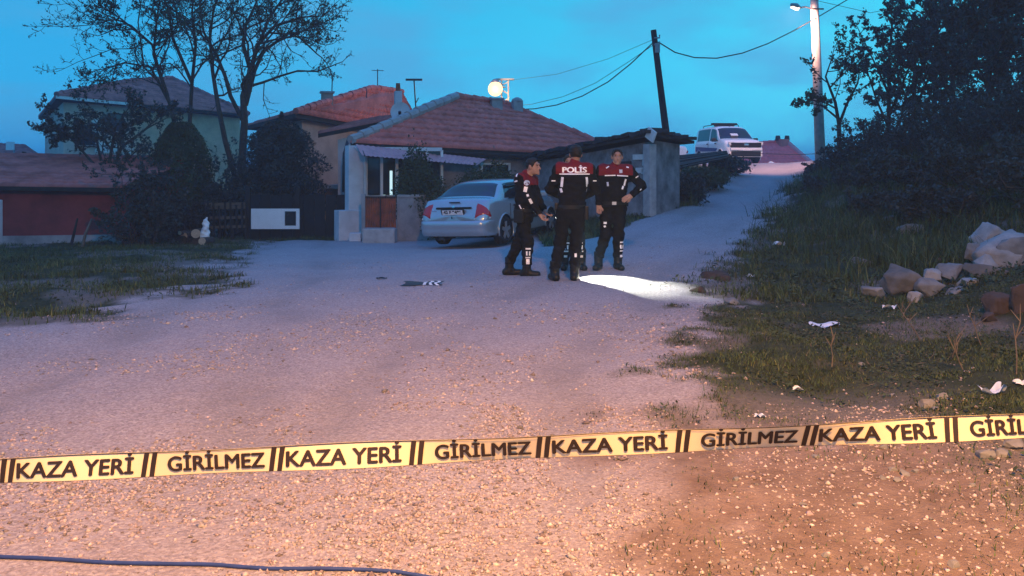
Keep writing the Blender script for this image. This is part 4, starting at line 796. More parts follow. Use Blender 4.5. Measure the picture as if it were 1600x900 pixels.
def vehicle(name, label, loc, rz, spec, paint, pitch=0, roll=0):
    T = thing(name, label, 'car' if name != 'police_van' else 'van', loc, rz); T.rotation_euler = (roll, pitch, rz)
    S, t = shell(spec); nx_, nt_ = S.shape[:2]
    rake = spec['rake']
    zc = S[..., 2]; xf = S[..., 0]
    S[..., 0] += rake(xf, zc)
    both = np.concatenate([S[:, ::-1] * np.array([1, -1, 1]), S[:, 1:] if False else S[:, :]], 1)   # right sill .. roof .. left sill
    both = np.concatenate([(S * np.array([1, -1, 1])), S[:, ::-1][:, 1:]], 1); tt = np.concatenate([t, t[::-1][1:]]); sd_ = np.concatenate([-np.ones(nt_), np.ones(nt_ - 1)])
    M_ = both.shape[1]; idx = np.arange(nx_ * M_).reshape(nx_, M_); Q = np.stack([idx[:-1, :-1], idx[1:, :-1], idx[1:, 1:], idx[:-1, 1:]], -1)
    cenq = (both[:-1, :-1] + both[1:, :-1] + both[1:, 1:] + both[:-1, 1:]) / 4; tq = (tt[:-1] + tt[1:]) / 2; x0 = (xf[:-1, 0] + xf[1:, 0]) / 2
    part = spec['part'](np.repeat(x0[:, None], M_ - 1, 1), np.repeat(tq[None], nx_ - 1, 0), cenq)
    P_ = both.reshape(-1, 3)
    def emit(code, nm, m, par, push=0, smooth=True):
        f_ = Q[part == code]
        if len(f_) == 0: return None
        u_, inv = np.unique(f_, return_inverse=True); V_ = P_[u_]
        o = npmesh(nm, V_, inv.reshape(-1, 4)[:, ::-1], m, par, smooth); return o
    bo = emit(0, 'body', paint, T)
    # end caps
    for e, s_ in ((0, 1), (nx_ - 1, -1)):
        ring = both[e]; cc_ = ring.mean(0); cc_[0] = ring[:, 0].mean(); k_ = 6; V_ = [ring + (cc_ - ring) * (q_ / k_) for q_ in range(k_)] + [cc_[None]]
        V_ = np.concatenate(V_); fs = [(q_ * M_ + i, q_ * M_ + (i + 1) % M_, (q_ + 1) * M_ + (i + 1) % M_, (q_ + 1) * M_ + i) for q_ in range(k_ - 1) for i in range(M_)]
        tri = [((k_ - 1) * M_ + i, (k_ - 1) * M_ + (i + 1) % M_, k_ * M_, k_ * M_) for i in range(M_)]
        mb = MB(); mb.add(V_, fs + [q_[:3] for q_ in tri]); mb.build('end_panel', paint, bo, True)
    for code, nm in spec['panes']: emit(code, nm, 'car_glass', T)
    for code, nm, m in spec['extra']: emit(code, nm, m, T)
    # dark tub inside so that nothing shows through
    MB().box((spec['len'] / 2, 0, spec['tub'][0]), (spec['len'] - .3, spec['tub'][1], .12)).build('floor_pan', 'black_plastic', T)
    for wx in spec['wheels']:
        for s_ in (-1, 1):
            y_ = s_ * spec['track']; wr_ = spec['wr']; M3 = Matrix.Translation((wx, y_, wr_))
            def turn(prof, n_=28):
                mb = MB(); k_ = len(prof); vs = [Vector((wx + rr * math.cos(2 * math.pi * i / n_), y_ + s_ * yy, wr_ + rr * math.sin(2 * math.pi * i / n_))) for i in range(n_) for rr, yy in prof]
                mb.add(vs, [(i * k_ + j, i * k_ + j + 1, ((i + 1) % n_) * k_ + j + 1, ((i + 1) % n_) * k_ + j) for i in range(n_) for j in range(k_ - 1)]); return mb
            wo = turn([(.02, -.1), (wr_ * .9, -.1), (wr_, -.07), (wr_, .07), (wr_ * .93, .10), (wr_ * .66, .10), (wr_ * .64, .05), (.02, .04)]).build('wheel', 'tyre', T, True)
            turn([(wr_ * .66, .105), (wr_ * .60, .095), (wr_ * .58, .04), (.001, .03)]).build('rim', 'iron', wo, True)
            for k in range(5):
                a = k * 2 * math.pi / 5 + .3; p = Vector((math.cos(a), 0, math.sin(a))); q_ = Vector((-math.sin(a), 0, math.cos(a))); c0 = Vector((wx, y_ + s_ * .085, wr_))
                MB().slab([c0 + p * .03 + q_ * .045, c0 + p * wr_ * .63 + q_ * .035, c0 + p * wr_ * .63 - q_ * .035, c0 + p * .03 - q_ * .045], (0, s_ * .02, 0)).build('spoke', 'alloy', wo)
            turn([(.05, .11), (.001, .12)], 12).build('hub_cap', 'alloy', wo)
            # wheel-arch lip and dark liner
            ar = wr_ + .055; yo = s_ * (spec['arch_y']); pts_ = [(wx + ar * math.cos(R(a)), yo, wr_ + ar * math.sin(R(a))) for a in range(-25, 206, 11)]
            MB().tube(pts_, .022, 6).build('wheel_arch', paint, bo, True)
            mb = MB(); n_ = len(pts_); mb.add([Vector(p) for p in pts_] + [Vector((p[0], y_ - s_ * .17, p[2])) for p in pts_], [(i, i + 1, n_ + i + 1, n_ + i) for i in range(n_ - 1)]); mb.add([Vector((p[0], y_ - s_ * .165, p[2])) for p in pts_], [tuple(range(n_))]); mb.build('arch_liner', 'black_plastic', bo)
    return T, bo, both
def arch_cut(x, z, y, wheels, ar, zw, ylim): return np.logical_or.reduce([((x - wx)**2 + (z - zw)**2 < ar**2) & (np.abs(y) > ylim) for wx in wheels])

sedan = dict(len=4.36, rake=lambda x, z: np.where(x < .7, (.16 * sstep(.58, 1.02, z) + .05 * sstep(.62, .56, z) * 0) * (1 - sstep(.0, .7, x)), 0) - np.where(x > 3.9, .2 * sstep(.5, .8, z) * sstep(3.9, 4.36, x), 0),
    W=[(0, .66), (.04, .76), (.14, .815), (.5, .84), (1.5, .85), (3.2, .85), (3.9, .82), (4.2, .74), (4.36, .58)],
    belt=[(0, .80), (.03, .93), (.12, .985), (.6, 1.0), (1.6, .965), (2.9, .93), (3.4, .90), (3.9, .80), (4.25, .66), (4.36, .60)],
    top=[(0, .86), (.04, 1.00), (.16, 1.055), (.58, 1.085), (.75, 1.16), (1.18, 1.375), (1.5, 1.425), (2.0, 1.44), (2.5, 1.42), (2.8, 1.36), (3.45, 1.0), (3.7, .965), (4.1, .86), (4.3, .70), (4.36, .63)],
    redge_y=[(0, .62), (.1, .74), (.5, .76), (.62, .74), (1.2, .585), (1.6, .565), (2.5, .57), (2.85, .60), (3.4, .74), (4.0, .70), (4.36, .5)],
    redge_z=[(0, .83), (.04, .965), (.16, 1.02), (.58, 1.045), (.75, 1.11), (1.18, 1.32), (1.5, 1.365), (2.0, 1.375), (2.5, 1.36), (2.8, 1.30), (3.45, .965), (3.7, .93), (4.1, .84), (4.3, .68), (4.36, .61)],
    sill=[(0, .33), (.1, .27), (.5, .24), (1.2, .20), (3.3, .20), (4.1, .22), (4.36, .28)],
    wheels=(.92, 3.53), track=.745, wr=.315, arch_y=.845, tub=(.30, 1.35),
    panes=[(1, 'rear_window'), (2, 'rear_side_window'), (3, 'front_side_window'), (12, 'rear_side_window'), (13, 'front_side_window'), (4, 'windscreen')], extra=[])
def sedan_part(x, t, c):
    z = c[..., 2]; y = c[..., 1]; p = np.zeros(x.shape, int)
    p[(t > 6.15) & (x > .63) & (x < 1.17)] = 1; p[(t > 6.1) & (x > 2.84) & (x < 3.44)] = 4
    win = (t > 4.18) & (t < 5.8); fr = (t - 4.0) / 2
    p[win & (x > .98 + .34 * fr) & (x < 1.98)] = 2; p[win & (x > 2.06) & (x < 3.25 - .52 * fr)] = 3; p[((p == 2) | (p == 3)) & (y > 0)] += 10
    p[arch_cut(c[..., 0], z, y, (.92, 3.53), .37, .315, .6)] = 9
    return p
sedan['part'] = sedan_part
heading = R(65); rear = W(708, 388, 17.25); Zc = -.2
T, bo, both = vehicle('parked_sedan', 'silver four-door sedan parked by the garden wall, seen from behind', (rear.x, rear.y, Zc), heading, sedan, 'car_silver', R(-1.2), R(-2.2))
def rear_detail(T, bo):
    """lights, plate and trim laid on the sloped tail"""
    tail = lambda z: .16 * float(sstep(.58, 1.02, z))
    for s_ in (-1, 1):
        # wrap-round lamp: outline laid onto the curved corner of the shell
        d = Vector((-.80, s_ * .60, 0)); u_ = Vector((.60, s_ * .80, 0)).normalized(); o_ = Vector((.10, s_ * .735, 0))
        pr = [(-.20, .655), (-.175, .74), (-.13, .90), (-.10, .955), (-.03, .925), (.06, .86), (.13, .77), (.165, .685), (.15, .655)]
        def on_shell(a_, z_, up_=.012):
            w_ = o_ + u_ * a_ + Vector((0, 0, z_)); h_ = TAIL.ray_cast(w_ + d * .5, -d); return (h_[0] if h_[0] else w_) + d * up_
        n_ = 8; mb = MB(); ce = (-.02, .77); rows = [[on_shell(ce[0] + (p[0] - ce[0]) * k / n_, ce[1] + (p[1] - ce[1]) * k / n_) for p in pr] for k in range(1, n_ + 1)] + [[on_shell(p[0] * 1.02, p[1], -.01) for p in pr]]
        m2 = len(pr); mb.add([on_shell(*ce)] + [p for rw in rows for p in rw], [(0, 1 + i, 1 + (i + 1) % m2) for i in range(m2)] + [(1 + k * m2 + i, 1 + k * m2 + (i + 1) % m2, 1 + (k + 1) * m2 + (i + 1) % m2, 1 + (k + 1) * m2 + i) for k in range(n_) for i in range(m2)])
        lo_ = mb.build('tail_lamp', 'tail_red', T, True)
        q_ = [(-.235, .625), (-.17, .66), (.0, .66), (.15, .662), (.13, .635), (0, .622)]; MB().add([on_shell(a_, z_, .014) for a_, z_ in q_], [(0, 1, 2, 5), (5, 2, 3, 4)]).build('reversing_lens', 'lamp_clear', lo_)
    MB().box((tail(.80) - .022, 0, .775), (.03, .56, .145), ry=-.30).build('plate_frame', 'black_plastic', T)
    pl = MB().box((tail(.80) - .040, 0, .775), (.012, .50, .105), ry=-.30).build('number_plate', 'plate_white', T)
    vs, fs = text_mesh('42 F 9486', .085, .004); vs[:, 0] -= vs[:, 0].max() / 2; k = .44 / (vs[:, 0].max() * 2); M_ = Matrix.Translation((tail(.80) - .048, 0, .775)) @ Matrix.Rotation(-.30, 4, 'Y')
    MB().add([M_ @ Vector((0, -v[0] * k, (v[1] - .03) * 1.1)) for v in vs], fs).build('registration_number', 'tape_ink', pl)
    MB().box((tail(.875) - .022, 0, .868), (.04, .86, .035), ry=-.3).build('boot_trim', 'black_plastic', T, bevel=.008)
    MB().box((tail(.98) + .0, 0, .985), (.02, .26, .022), ry=-.3).build('high_brake_lamp', 'black_plastic', T)
    e_ = MB(); e_.tube([(tail(.9) - .03, 0, .885), (tail(.9) - .045, 0, .888)], .035, 14); e_.build('badge', 'chrome', T)
    MB().box((tail(.68) - .018, 0, .668), (.02, .022, .05)).build('boot_lock', 'black_plastic', T)
    MB().box((tail(.84) - .012, .50, .80), (.012, .16, .03), ry=-.3).build('badge_script', 'chrome', T)
    # bumper: a rounded bar round the tail
    for z_, d_, m_, hgt in ((.475, .0, 'car_silver', .24),):
        prof = [(-.70, .22), (-.82, .16), (-.80, -.02), (-.55, -.075), (0, -.095), (.55, -.075), (.80, -.02), (.82, .16), (.70, .22)]
        pts_ = [(.80, .62), (.825, .30), (.79, .06), (.66, -.05), (.35, -.09), (0, -.10), (-.35, -.09), (-.66, -.05), (-.79, .06), (-.825, .30), (-.80, .62)]
        rows = []
        for k, (zz, o_) in enumerate(((.27, .05), (.32, .01), (.40, -.005), (.43, .0), (.46, -.012), (.54, -.018), (.585, .0), (.60, .035))):
            rows.append([Vector((x_ + o_, y_ * (1.012 - o_ * .4), zz)) for y_, x_ in pts_])
        # resample smoothly across
        import_pts = []
        for rw in rows:
            a_ = np.array([v[:] for v in rw]); tk = np.arange(len(a_)); ti = np.linspace(0, len(a_) - 1, 45); import_pts.append(np.stack([pchip(tk, a_[:, j], ti) for j in range(3)], -1))
        G = np.array(import_pts); n0, n1 = G.shape[:2]; id_ = np.arange(n0 * n1).reshape(n0, n1); q_ = np.stack([id_[:-1, :-1], id_[1:, :-1], id_[1:, 1:], id_[:-1, 1:]], -1).reshape(-1, 4)
        npmesh('bumper', G.reshape(-1, 3), q_, m_, T, True)
    for s_ in (-1, 1):
        MB().box((2.0, s_ * .868, .52), (1.9, .02, .055)).build('side_strip', 'black_plastic', T, bevel=.006)
        for x_ in (1.42, 2.42): h_ = MB().box((x_, s_ * .862, .845), (.17, .03, .045)).build('door_handle', 'black_plastic', T, bevel=.012)
        MB().tube([(2.78, s_ * .84, .99), (2.80, s_ * 1.0, 1.02)], [.03, .02], 6).build('mirror_stalk', 'black_plastic', T); MB().box((2.82, s_ * .97, 1.03), (.10, .19, .13)).build('door_mirror', 'car_silver', T, bevel=.03)
        for x_ in (2.02, 1.16): MB().box((x_, s_ * .858, .62), (.008, .008, .56)).build('door_gap', 'black_plastic', bo)
        MB().slab([(1.10, s_ * .845, 1.035), (2.02, s_ * .79, 1.0), (2.02, s_ * .80, .985), (1.05, s_ * .85, 1.0)], (0, s_ * .012, 0)).build('window_trim', 'black_plastic', T)
        MB().slab([(1.38, s_ * .645, 1.335), (1.98, s_ * .638, 1.345), (1.98, s_ * .675, 1.285), (1.30, s_ * .69, 1.265)], (0, s_ * .02, .004)).build('wind_deflector', 'black_plastic', T)
        MB().slab([(4.05, s_ * .52, .62), (4.05, s_ * .80, .62), (4.0, s_ * .80, .74), (4.05, s_ * .55, .72)], (.18, -s_ * .05, 0)).build('head_lamp', 'lamp_clear', T)
    MB().box((.30, .30, .24), (.5, .14, .12)).build('silencer', 'iron', T); MB().tube([(-.02, .48, .27), (.3, .48, .27)], .025, 8).build('exhaust_pipe', 'iron', T)
vv_ = []; ff_ = []
for o_ in [bo] + list(bo.children):
    if o_.name.startswith(('body', 'end_panel')): k_ = len(vv_); vv_ += [v.co.copy() for v in o_.data.vertices]; ff_ += [tuple(k_ + i for i in p.vertices) for p in o_.data.polygons]
TAIL = BVHTree.FromPolygons(vv_, ff_)
rear_detail(T, bo); SEDAN = T
# white saloon behind the van: the same kind of car in another paint
c2 = copy_tree(SEDAN); tag(c2, 'white car mostly hidden behind the shed roof and the police van', 'car'); p = W(1083, 250, 43); c2.location = (p.x - .6, 43, g1(p.x - .6, 43) + .0); c2.rotation_euler = (0, 0, R(200))
def repaint(o, a, b_):
    if o.type == 'MESH' and o.data.materials and o.data.materials[0] == a: o.data = o.data.copy(); o.data.materials[0] = b_
    for ch in o.children: repaint(ch, a, b_)
repaint(c2, MATS['car_silver'], MATS['car_white'])

van = dict(len=4.35, rake=lambda x, z: -np.where(x > 3.7, .22 * sstep(.7, 1.05, z) * sstep(3.7, 4.35, x), 0),
    W=[(0, .80), (.06, .86), (.4, .90), (3.2, .90), (3.9, .88), (4.2, .82), (4.35, .66)],
    belt=[(0, 1.0), (.1, 1.06), (1, 1.06), (2.6, 1.04), (3.2, 1.05), (3.7, 1.04), (4.1, 1.0), (4.28, .92), (4.35, .80)],
    top=[(0, 1.45), (.06, 1.74), (.4, 1.81), (1.5, 1.83), (2.3, 1.80), (2.62, 1.72), (3.35, 1.17), (3.6, 1.13), (4.0, 1.09), (4.25, 1.0), (4.35, .86)],
    redge_y=[(0, .66), (.1, .70), (.5, .72), (2.3, .70), (2.62, .70), (3.35, .82), (4.0, .80), (4.35, .6)],
    redge_z=[(0, 1.40), (.06, 1.66), (.4, 1.72), (1.5, 1.74), (2.3, 1.71), (2.62, 1.64), (3.35, 1.13), (3.6, 1.10), (4.0, 1.05), (4.25, .97), (4.35, .83)],
    sill=[(0, .32), (.3, .26), (4.0, .24), (4.35, .30)], wheels=(.75, 3.5), track=.80, wr=.32, arch_y=.895, tub=(.3, 1.5),
    panes=[(2, 'rear_side_window'), (3, 'front_side_window'), (12, 'rear_side_window'), (13, 'front_side_window'), (4, 'windscreen')], extra=[])
def van_part(x, t, c):
    z = c[..., 2]; y = c[..., 1]; p = np.zeros(x.shape, int); fr = (t - 4) / 2; win = (t > 4.18) & (t < 5.75)
    p[(t > 6.15) & (x > 2.64) & (x < 3.33)] = 4; p[win & (x > .35) & (x < 1.95)] = 2; p[win & (x > 2.06) & (x < 3.2 - .62 * fr)] = 3; p[((p == 2) | (p == 3)) & (y > 0)] += 10; p[arch_cut(c[..., 0], z, y, (.75, 3.5), .375, .32, .6)] = 9
    return p
van['part'] = van_part
vd = R(-90 + 7); vp = W(1137, 257, 38.6); fx = math.cos(vd), math.sin(vd)
T, bo, both = vehicle('police_van', 'white van with roof bar parked facing downhill at the crest of the road', (vp.x - fx[0] * 2.2 , vp.y - fx[1] * 2.2, g1(vp.x, vp.y) + .02), vd, van, 'car_white')
MB().box((4.33, 0, .84), (.10, 1.44, .22)).build('grille', 'black_plastic', T, bevel=.03); MB().box((4.33, 0, .44), (.10, 1.40, .24)).build('lower_grille', 'black_plastic', T, bevel=.03)
MB().box((4.36, 0, .655), (.12, 1.5, .12)).build('bumper', 'car_white', T, bevel=.03); bdg = MB().box((4.392, 0, .86), (.02, .22, .09)).build('badge', 'chrome', T, bevel=.02)
pl = MB().box((4.43, 0, .645), (.015, .50, .11)).build('number_plate', 'plate_white', T)
for s_ in (-1, 1):
    hl = MB().box((4.30, s_ * .68, .90), (.12, .28, .16), -s_ * .25).build('head_lamp', 'lamp_clear', T, bevel=.03); MB().box((4.28, s_ * .70, .46), (.10, .18, .30)).build('fog_lamp_bezel', 'car_white', T, bevel=.03)
    MB().box((3.05, s_ * 1.02, 1.12), (.14, .22, .18)).build('door_mirror', 'black_plastic', T, bevel=.04); MB().box((3.05, s_ * .90, 1.08), (.06, .16, .05)).build('mirror_stalk', 'black_plastic', T)
    for x_ in (1.9, 2.95): MB().box((x_, s_ * .915, .95), (.16, .03, .05)).build('door_handle', 'black_plastic', T, bevel=.01)
    MB().box((2.1, s_ * .912, .42), (2.2, .02, .10)).build('side_strip', 'black_plastic', T); MB().slab([(.3, s_ * .905, .62), (3.0, s_ * .912, .58), (3.2, s_ * .910, .72), (.3, s_ * .905, .86)], (0, s_ * .008, 0)).build('livery_stripe', 'hose_blue', T); MB().box((2.0, s_ * .905, .72), (.01, .01, .7)).build('door_gap', 'black_plastic', bo)
    MB().tube([(.5, s_ * .58, 1.80), (.6, s_ * .58, 1.88), (2.0, s_ * .58, 1.89), (2.15, s_ * .58, 1.80)], .022, 6).build('roof_rail', 'black_plastic', T)
MB().box((1.75, 0, 1.94), (.26, 1.24, .08)).build('light_bar', 'black_plastic', T, bevel=.02); MB().box((1.75, 0, 1.88), (.1, 1.0, .12)).build('bar_mount', 'black_plastic', T); MB().box((3.1, -.05, 1.36), (.16, .34, .04), ry=.6).build('dash_paper', 'plate_white', T)
MB().box((2.42, .0, 1.80), (.05, .05, .10)).build('roof_aerial', 'black_plastic', T)
# ------------------------------------------------------------------ people: one smooth surface per body or garment
class Field:
    def __init__(s, lo, hi, h):
        s.lo = np.array(lo, float); s.h = h; s.n = np.ceil((np.array(hi) - s.lo) / h).astype(int) + 1; s.f = np.full(s.n, .08, np.float32)
    def _sl(s, lo, hi):
        a = np.clip(np.floor((lo - s.lo) / s.h).astype(int), 0, s.n - 1); b = np.clip(np.ceil((hi - s.lo) / s.h).astype(int) + 1, 1, s.n)
        if (b <= a).any(): return None
        g_ = np.meshgrid(*[s.lo[i] + np.arange(a[i], b[i]) * s.h for i in range(3)], indexing='ij'); return tuple(slice(a[i], b[i]) for i in range(3)), g_
    def _put(s, sl, d, k):
        o = s.f[sl]; hh = np.maximum(k - np.abs(o - d), 0) / k; s.f[sl] = np.minimum(o, d) - hh * hh * k * .25
    def cap(s, a, b, ra, rb, k=.03):
        a = np.array(a, float); b = np.array(b, float); m = max(ra, rb) + .07; q = s._sl(np.minimum(a, b) - m, np.maximum(a, b) + m)
        if q is None: return
        sl, (X, Y, Z) = q; d = b - a; dd = max((d * d).sum(), 1e-9); t = np.clip(((X - a[0]) * d[0] + (Y - a[1]) * d[1] + (Z - a[2]) * d[2]) / dd, 0, 1)
        s._put(sl, np.sqrt((X - a[0] - t * d[0])**2 + (Y - a[1] - t * d[1])**2 + (Z - a[2] - t * d[2])**2) - (ra + (rb - ra) * t), k)
    def ell(s, c, rad, yaw=0, k=.03, pitch=0, sub=False):
        """rad = (lateral, forward, up); yaw = facing angle"""
        c = np.array(c, float); m = max(rad) + .06; q = s._sl(c - m, c + m)
        if q is None: return
        sl, (X, Y, Z) = q; X = X - c[0]; Y = Y - c[1]; Z = Z - c[2]; f_ = X * math.cos(yaw) + Y * math.sin(yaw); l = X * math.sin(yaw) - Y * math.cos(yaw)
        if pitch: f_, Z = f_ * math.cos(pitch) - Z * math.sin(pitch), f_ * math.sin(pitch) + Z * math.cos(pitch)
        k0 = np.sqrt((l / rad[0])**2 + (f_ / rad[1])**2 + (Z / rad[2])**2); k1 = np.sqrt((l / rad[0]**2)**2 + (f_ / rad[1]**2)**2 + (Z / rad[2]**2)**2); d = np.where(k1 > 1e-6, k0 * (k0 - 1) / np.maximum(k1, 1e-6), -min(rad))
        if sub: s.f[sl] = np.maximum(s.f[sl], -d)
        else: s._put(sl, d, k)
    def clip(s, fn):
        g_ = np.meshgrid(*[s.lo[i] + np.arange(s.n[i]) * s.h for i in range(3)], indexing='ij', sparse=True); s.f = np.maximum(s.f, fn(*g_)).astype(np.float32)
    def ripple(s, amp, sc, seed):
        g_ = np.meshgrid(*[s.lo[i] + np.arange(s.n[i]) * s.h for i in range(3)], indexing='ij', sparse=True); X, Y, Z = g_; p = seed * 1.7
        s.f = s.f + (amp * (np.sin(Z * sc + 3 * np.sin(X * 11 + p) + 2 * np.sin(Y * 13 + p)) + .6 * np.sin(Z * sc * 1.9 + X * 25 + Y * 19 + p))).astype(np.float32)
    def mesh(s):
        f_ = s.f; ins = f_ < 0; c8 = [(i, j, k) for i in (0, 1) for j in (0, 1) for k in (0, 1)]; n = np.array(f_.shape) - 1
        cut = lambda A, o: A[o[0]:o[0] + n[0], o[1]:o[1] + n[1], o[2]:o[2] + n[2]]
        cnt = sum(cut(ins, o).astype(np.int8) for o in c8); act = (cnt > 0) & (cnt < 8); I = np.argwhere(act); vid = np.full(n, -1, np.int64); vid[act] = np.arange(len(I))
        acc = np.zeros((len(I), 3)); w_ = np.zeros(len(I)); val = {o: cut(f_, o)[act] for o in c8}
        for o in c8:
            for ax in range(3):
                if o[ax]: continue
                o2 = list(o); o2[ax] = 1; o2 = tuple(o2); a, b = val[o], val[o2]; m = (a < 0) != (b < 0); t = np.where(m, a / np.where(m, a - b, 1), 0); p = np.array(o, float)[None].repeat(len(I), 0); p[:, ax] += t; acc += p * m[:, None]; w_ += m
        V = s.lo + (I + acc / w_[:, None]) * s.h; F_ = []
        for ax in range(3):
            u, v = (ax + 1) % 3, (ax + 2) % 3; a = ins; sl0 = [slice(None)] * 3; sl1 = [slice(None)] * 3; sl0[ax] = slice(0, -1); sl1[ax] = slice(1, None)
            ch = a[tuple(sl0)] != a[tuple(sl1)]; E = np.argwhere(ch); E = E[(E[:, u] > 0) & (E[:, v] > 0) & (E[:, u] < n[u]) & (E[:, v] < n[v])]
            if not len(E): continue
            def cell(du, dv): q = E.copy(); q[:, u] += du; q[:, v] += dv; return vid[q[:, 0], q[:, 1], q[:, 2]]
            q = np.stack([cell(-1, -1), cell(0, -1), cell(0, 0), cell(-1, 0)], -1); flip = ~a[E[:, 0], E[:, 1], E[:, 2]]; q[flip] = q[flip][:, ::-1]; F_.append(q)
        return V, np.concatenate(F_)
def v3(*a): return np.array(a, float)
def lerp(a, b, t): return a + (b - a) * t
def officer(label, base, a, J, seed, extras, hairy=1., yoke=None):
    T = thing('person', label, 'person', base); ar = R(a); f_ = v3(math.cos(ar), math.sin(ar), 0); l = v3(math.sin(ar), -math.cos(ar), 0); up = v3(0, 0, 1)
    hip, sh, hd = [v3(*J[k]) for k in ('hip', 'sh', 'head')]; lo, hi = v3(-.65, -.6, -.02), v3(.65, .6, 1.9)
    ha = R(J.get('look', a)); hf = v3(math.cos(ha), math.sin(ha), 0); hl = v3(math.sin(ha), -math.cos(ha), 0); nod = J.get('nod', .1)
    hips = {'R': hip + l * .095, 'L': hip - l * .095}; shs = {'R': sh + l * .185, 'L': sh - l * .185}
    # body: head, neck, hands and the limbs under the clothes, one skin
    B = Field(lo, hi, .0075); B.cap(sh + up * .0, hd - up * .03 - hf * .015, .058, .052); B.ell(hd + up * .015 - hf * .012, (.072, .092, .10), ha, .02)
    B.ell(hd - up * .045 + hf * .028, (.055, .062, .072), ha, .03, pitch=-.1)                              # jaw
    B.cap(hd + hf * .088 + up * .012, hd + hf * .108 - up * .028, .010, .015, .012)                       # nose
    B.cap(hd + hf * .078 + up * .036 + hl * .04, hd + hf * .078 + up * .036 - hl * .04, .012, .012, .015)  # brow
    B.cap(hd + hf * .078 - up * .062, hd + hf * .080 - up * .10, .016, .018, .02)                          # mouth and chin
    for s_ in (-1, 1): B.ell(hd + hl * s_ * .076 - up * .005 - hf * .01, (.012, .022, .034), ha, .008); B.ell(hd + hl * s_ * .034 + hf * .094 + up * .014, (.016, .010, .010), ha, sub=True)
    B.ell(lerp(hip, sh, .7), (.15, .10, .24), ar); B.ell(lerp(hip, sh, .2), (.14, .10, .18), ar); B.cap(shs['R'], shs['L'], .06, .06)
    hands = {}
    for s_ in 'RL':
        el, wr = v3(*J[s_ + 'arm'][0]), v3(*J[s_ + 'arm'][1]); B.cap(shs[s_], el, .052, .040); B.cap(el, wr, .040, .028)
        d = wr - el; d /= np.linalg.norm(d); curl = v3(*J[s_ + 'arm'][2]) if len(J[s_ + 'arm']) > 2 else d; hdir = d * .6 + curl * .6; hdir /= np.linalg.norm(hdir)
        side = np.cross(hdir, up * .3 + f_); side /= np.linalg.norm(side); pal = np.cross(side, hdir); inn = J.get(s_ + 'in', 1) * pal
        pm = wr + hdir * .045; B.cap(wr + hdir * .015 - side * .022, wr + hdir * .085 - side * .026, .018, .015, .02); B.cap(wr + hdir * .015 + side * .022, wr + hdir * .085 + side * .026, .018, .015, .02); B.cap(wr, pm, .026, .024, .02)
        for q, ln in zip((-.03, -.010, .011, .031), (.062, .078, .074, .058)):
            k0 = wr + hdir * .088 + side * q; k1 = k0 + hdir * ln * .45 + inn * .012; k2 = k1 + hdir * ln * .28 + inn * ln * .38; k3 = k2 - hdir * ln * .02 + inn * ln * .28
            for u_, v_, r1, r2 in ((k0, k1, .0098, .0092), (k1, k2, .0092, .0085), (k2, k3, .0085, .0075)): B.cap(u_, v_, r1, r2, .003)
        t0 = wr + hdir * .03 - side * .03; t1 = t0 + hdir * .04 - side * .022 + inn * .016; B.cap(t0, t1, .013, .0115, .006); B.cap(t1, t1 + hdir * .03 + inn * .014, .0115, .009, .004); hands[s_] = wr + hdir * .10 + inn * .035
        kn, ft = v3(*J[s_ + 'leg'][0]), v3(*J[s_ + 'leg'][1]); an = v3(ft[0], ft[1], .10); B.cap(hips[s_], kn, .075, .050); B.cap(kn, an, .050, .036); fd = v3(math.cos(R(ft[2])), math.sin(R(ft[2])), 0); B.cap(v3(ft[0], ft[1], .05), v3(ft[0], ft[1], .04) + fd * .13, .035, .028)
    V, Fq = B.mesh(); body = npmesh('body', V, Fq, 'skin', T, True)
    # hair and face detail
    Hh = Field(hd - .2, hd + .2, .0065); Hh.ell(hd + up * .032 - hf * .022, (.082 * hairy, .096 * hairy, .096 * hairy), ha, .02); Hh.ell(hd + up * .05 + hf * .01, (.070 * hairy, .082, .070 * hairy), ha, .03)
    Hh.ripple(.0022, 130, seed); Hh.clip(lambda X, Y, Z: np.maximum(hd[2] - .055 - Z, ((X - hd[0]) * hf[0] + (Y - hd[1]) * hf[1]) - .062 - (Z - hd[2] - .07) * .4))
    V, Fq = Hh.mesh(); npmesh('hair', V, Fq, 'hair', body, True)
    fd_ = MB()
    for s_ in (-1, 1):
        c = hd + hl * s_ * .034 + hf * .083 + up * .013; fd_.tube([c - hf * .004, c + hf * .004, c + hf * .008], [.008, .0075, .003], 8)
    fd_.build('eyes', 'eye', body, True)
    mo = hd + hf * .0975 - up * .062; MB().tube([mo - hl * .024 - hf * .008, mo, mo + hl * .024 - hf * .008], [.003, .006, .003], 6).build('lips', 'lips', body, True)
    for s_ in (-1, 1): c = hd + hl * s_ * .036 + hf * .089 + up * .036; MB().tube([c - hl * .017, c + up * .004, c + hl * .017 - hf * .004], [.003, .005, .003], 5).build('eyebrow', 'hair', body)
    # jacket
    K = Field(lo, hi, .010); K.cap(shs['R'] - up * .01, shs['L'] - up * .01, .088, .088, .05); K.ell(lerp(hip, sh, .72), (.205, .142, .22), ar, .05); K.ell(lerp(hip, sh, .34) + f_ * .012, (.188, .146, .19), ar, .05); K.ell(lerp(hip, sh, .05), (.178, .135, .12), ar, .05)
    K.cap(sh + up * .03, sh + up * .075 - f_ * .002, .070, .066, .03)
    for s_ in 'RL': el, wr = v3(*J[s_ + 'arm'][0]), v3(*J[s_ + 'arm'][1]); K.cap(shs[s_], el, .080, .064, .05); K.cap(el, lerp(el, wr, .95), .064, .044, .03)
    K.ripple(.0045, 42, seed); zh = hip[2] - .03; K.clip(lambda X, Y, Z: np.where((np.abs(X - hip[0]) < .2) & (np.abs(Y - hip[1]) < .2), zh - Z + 0 * X + 0 * Y, -1))
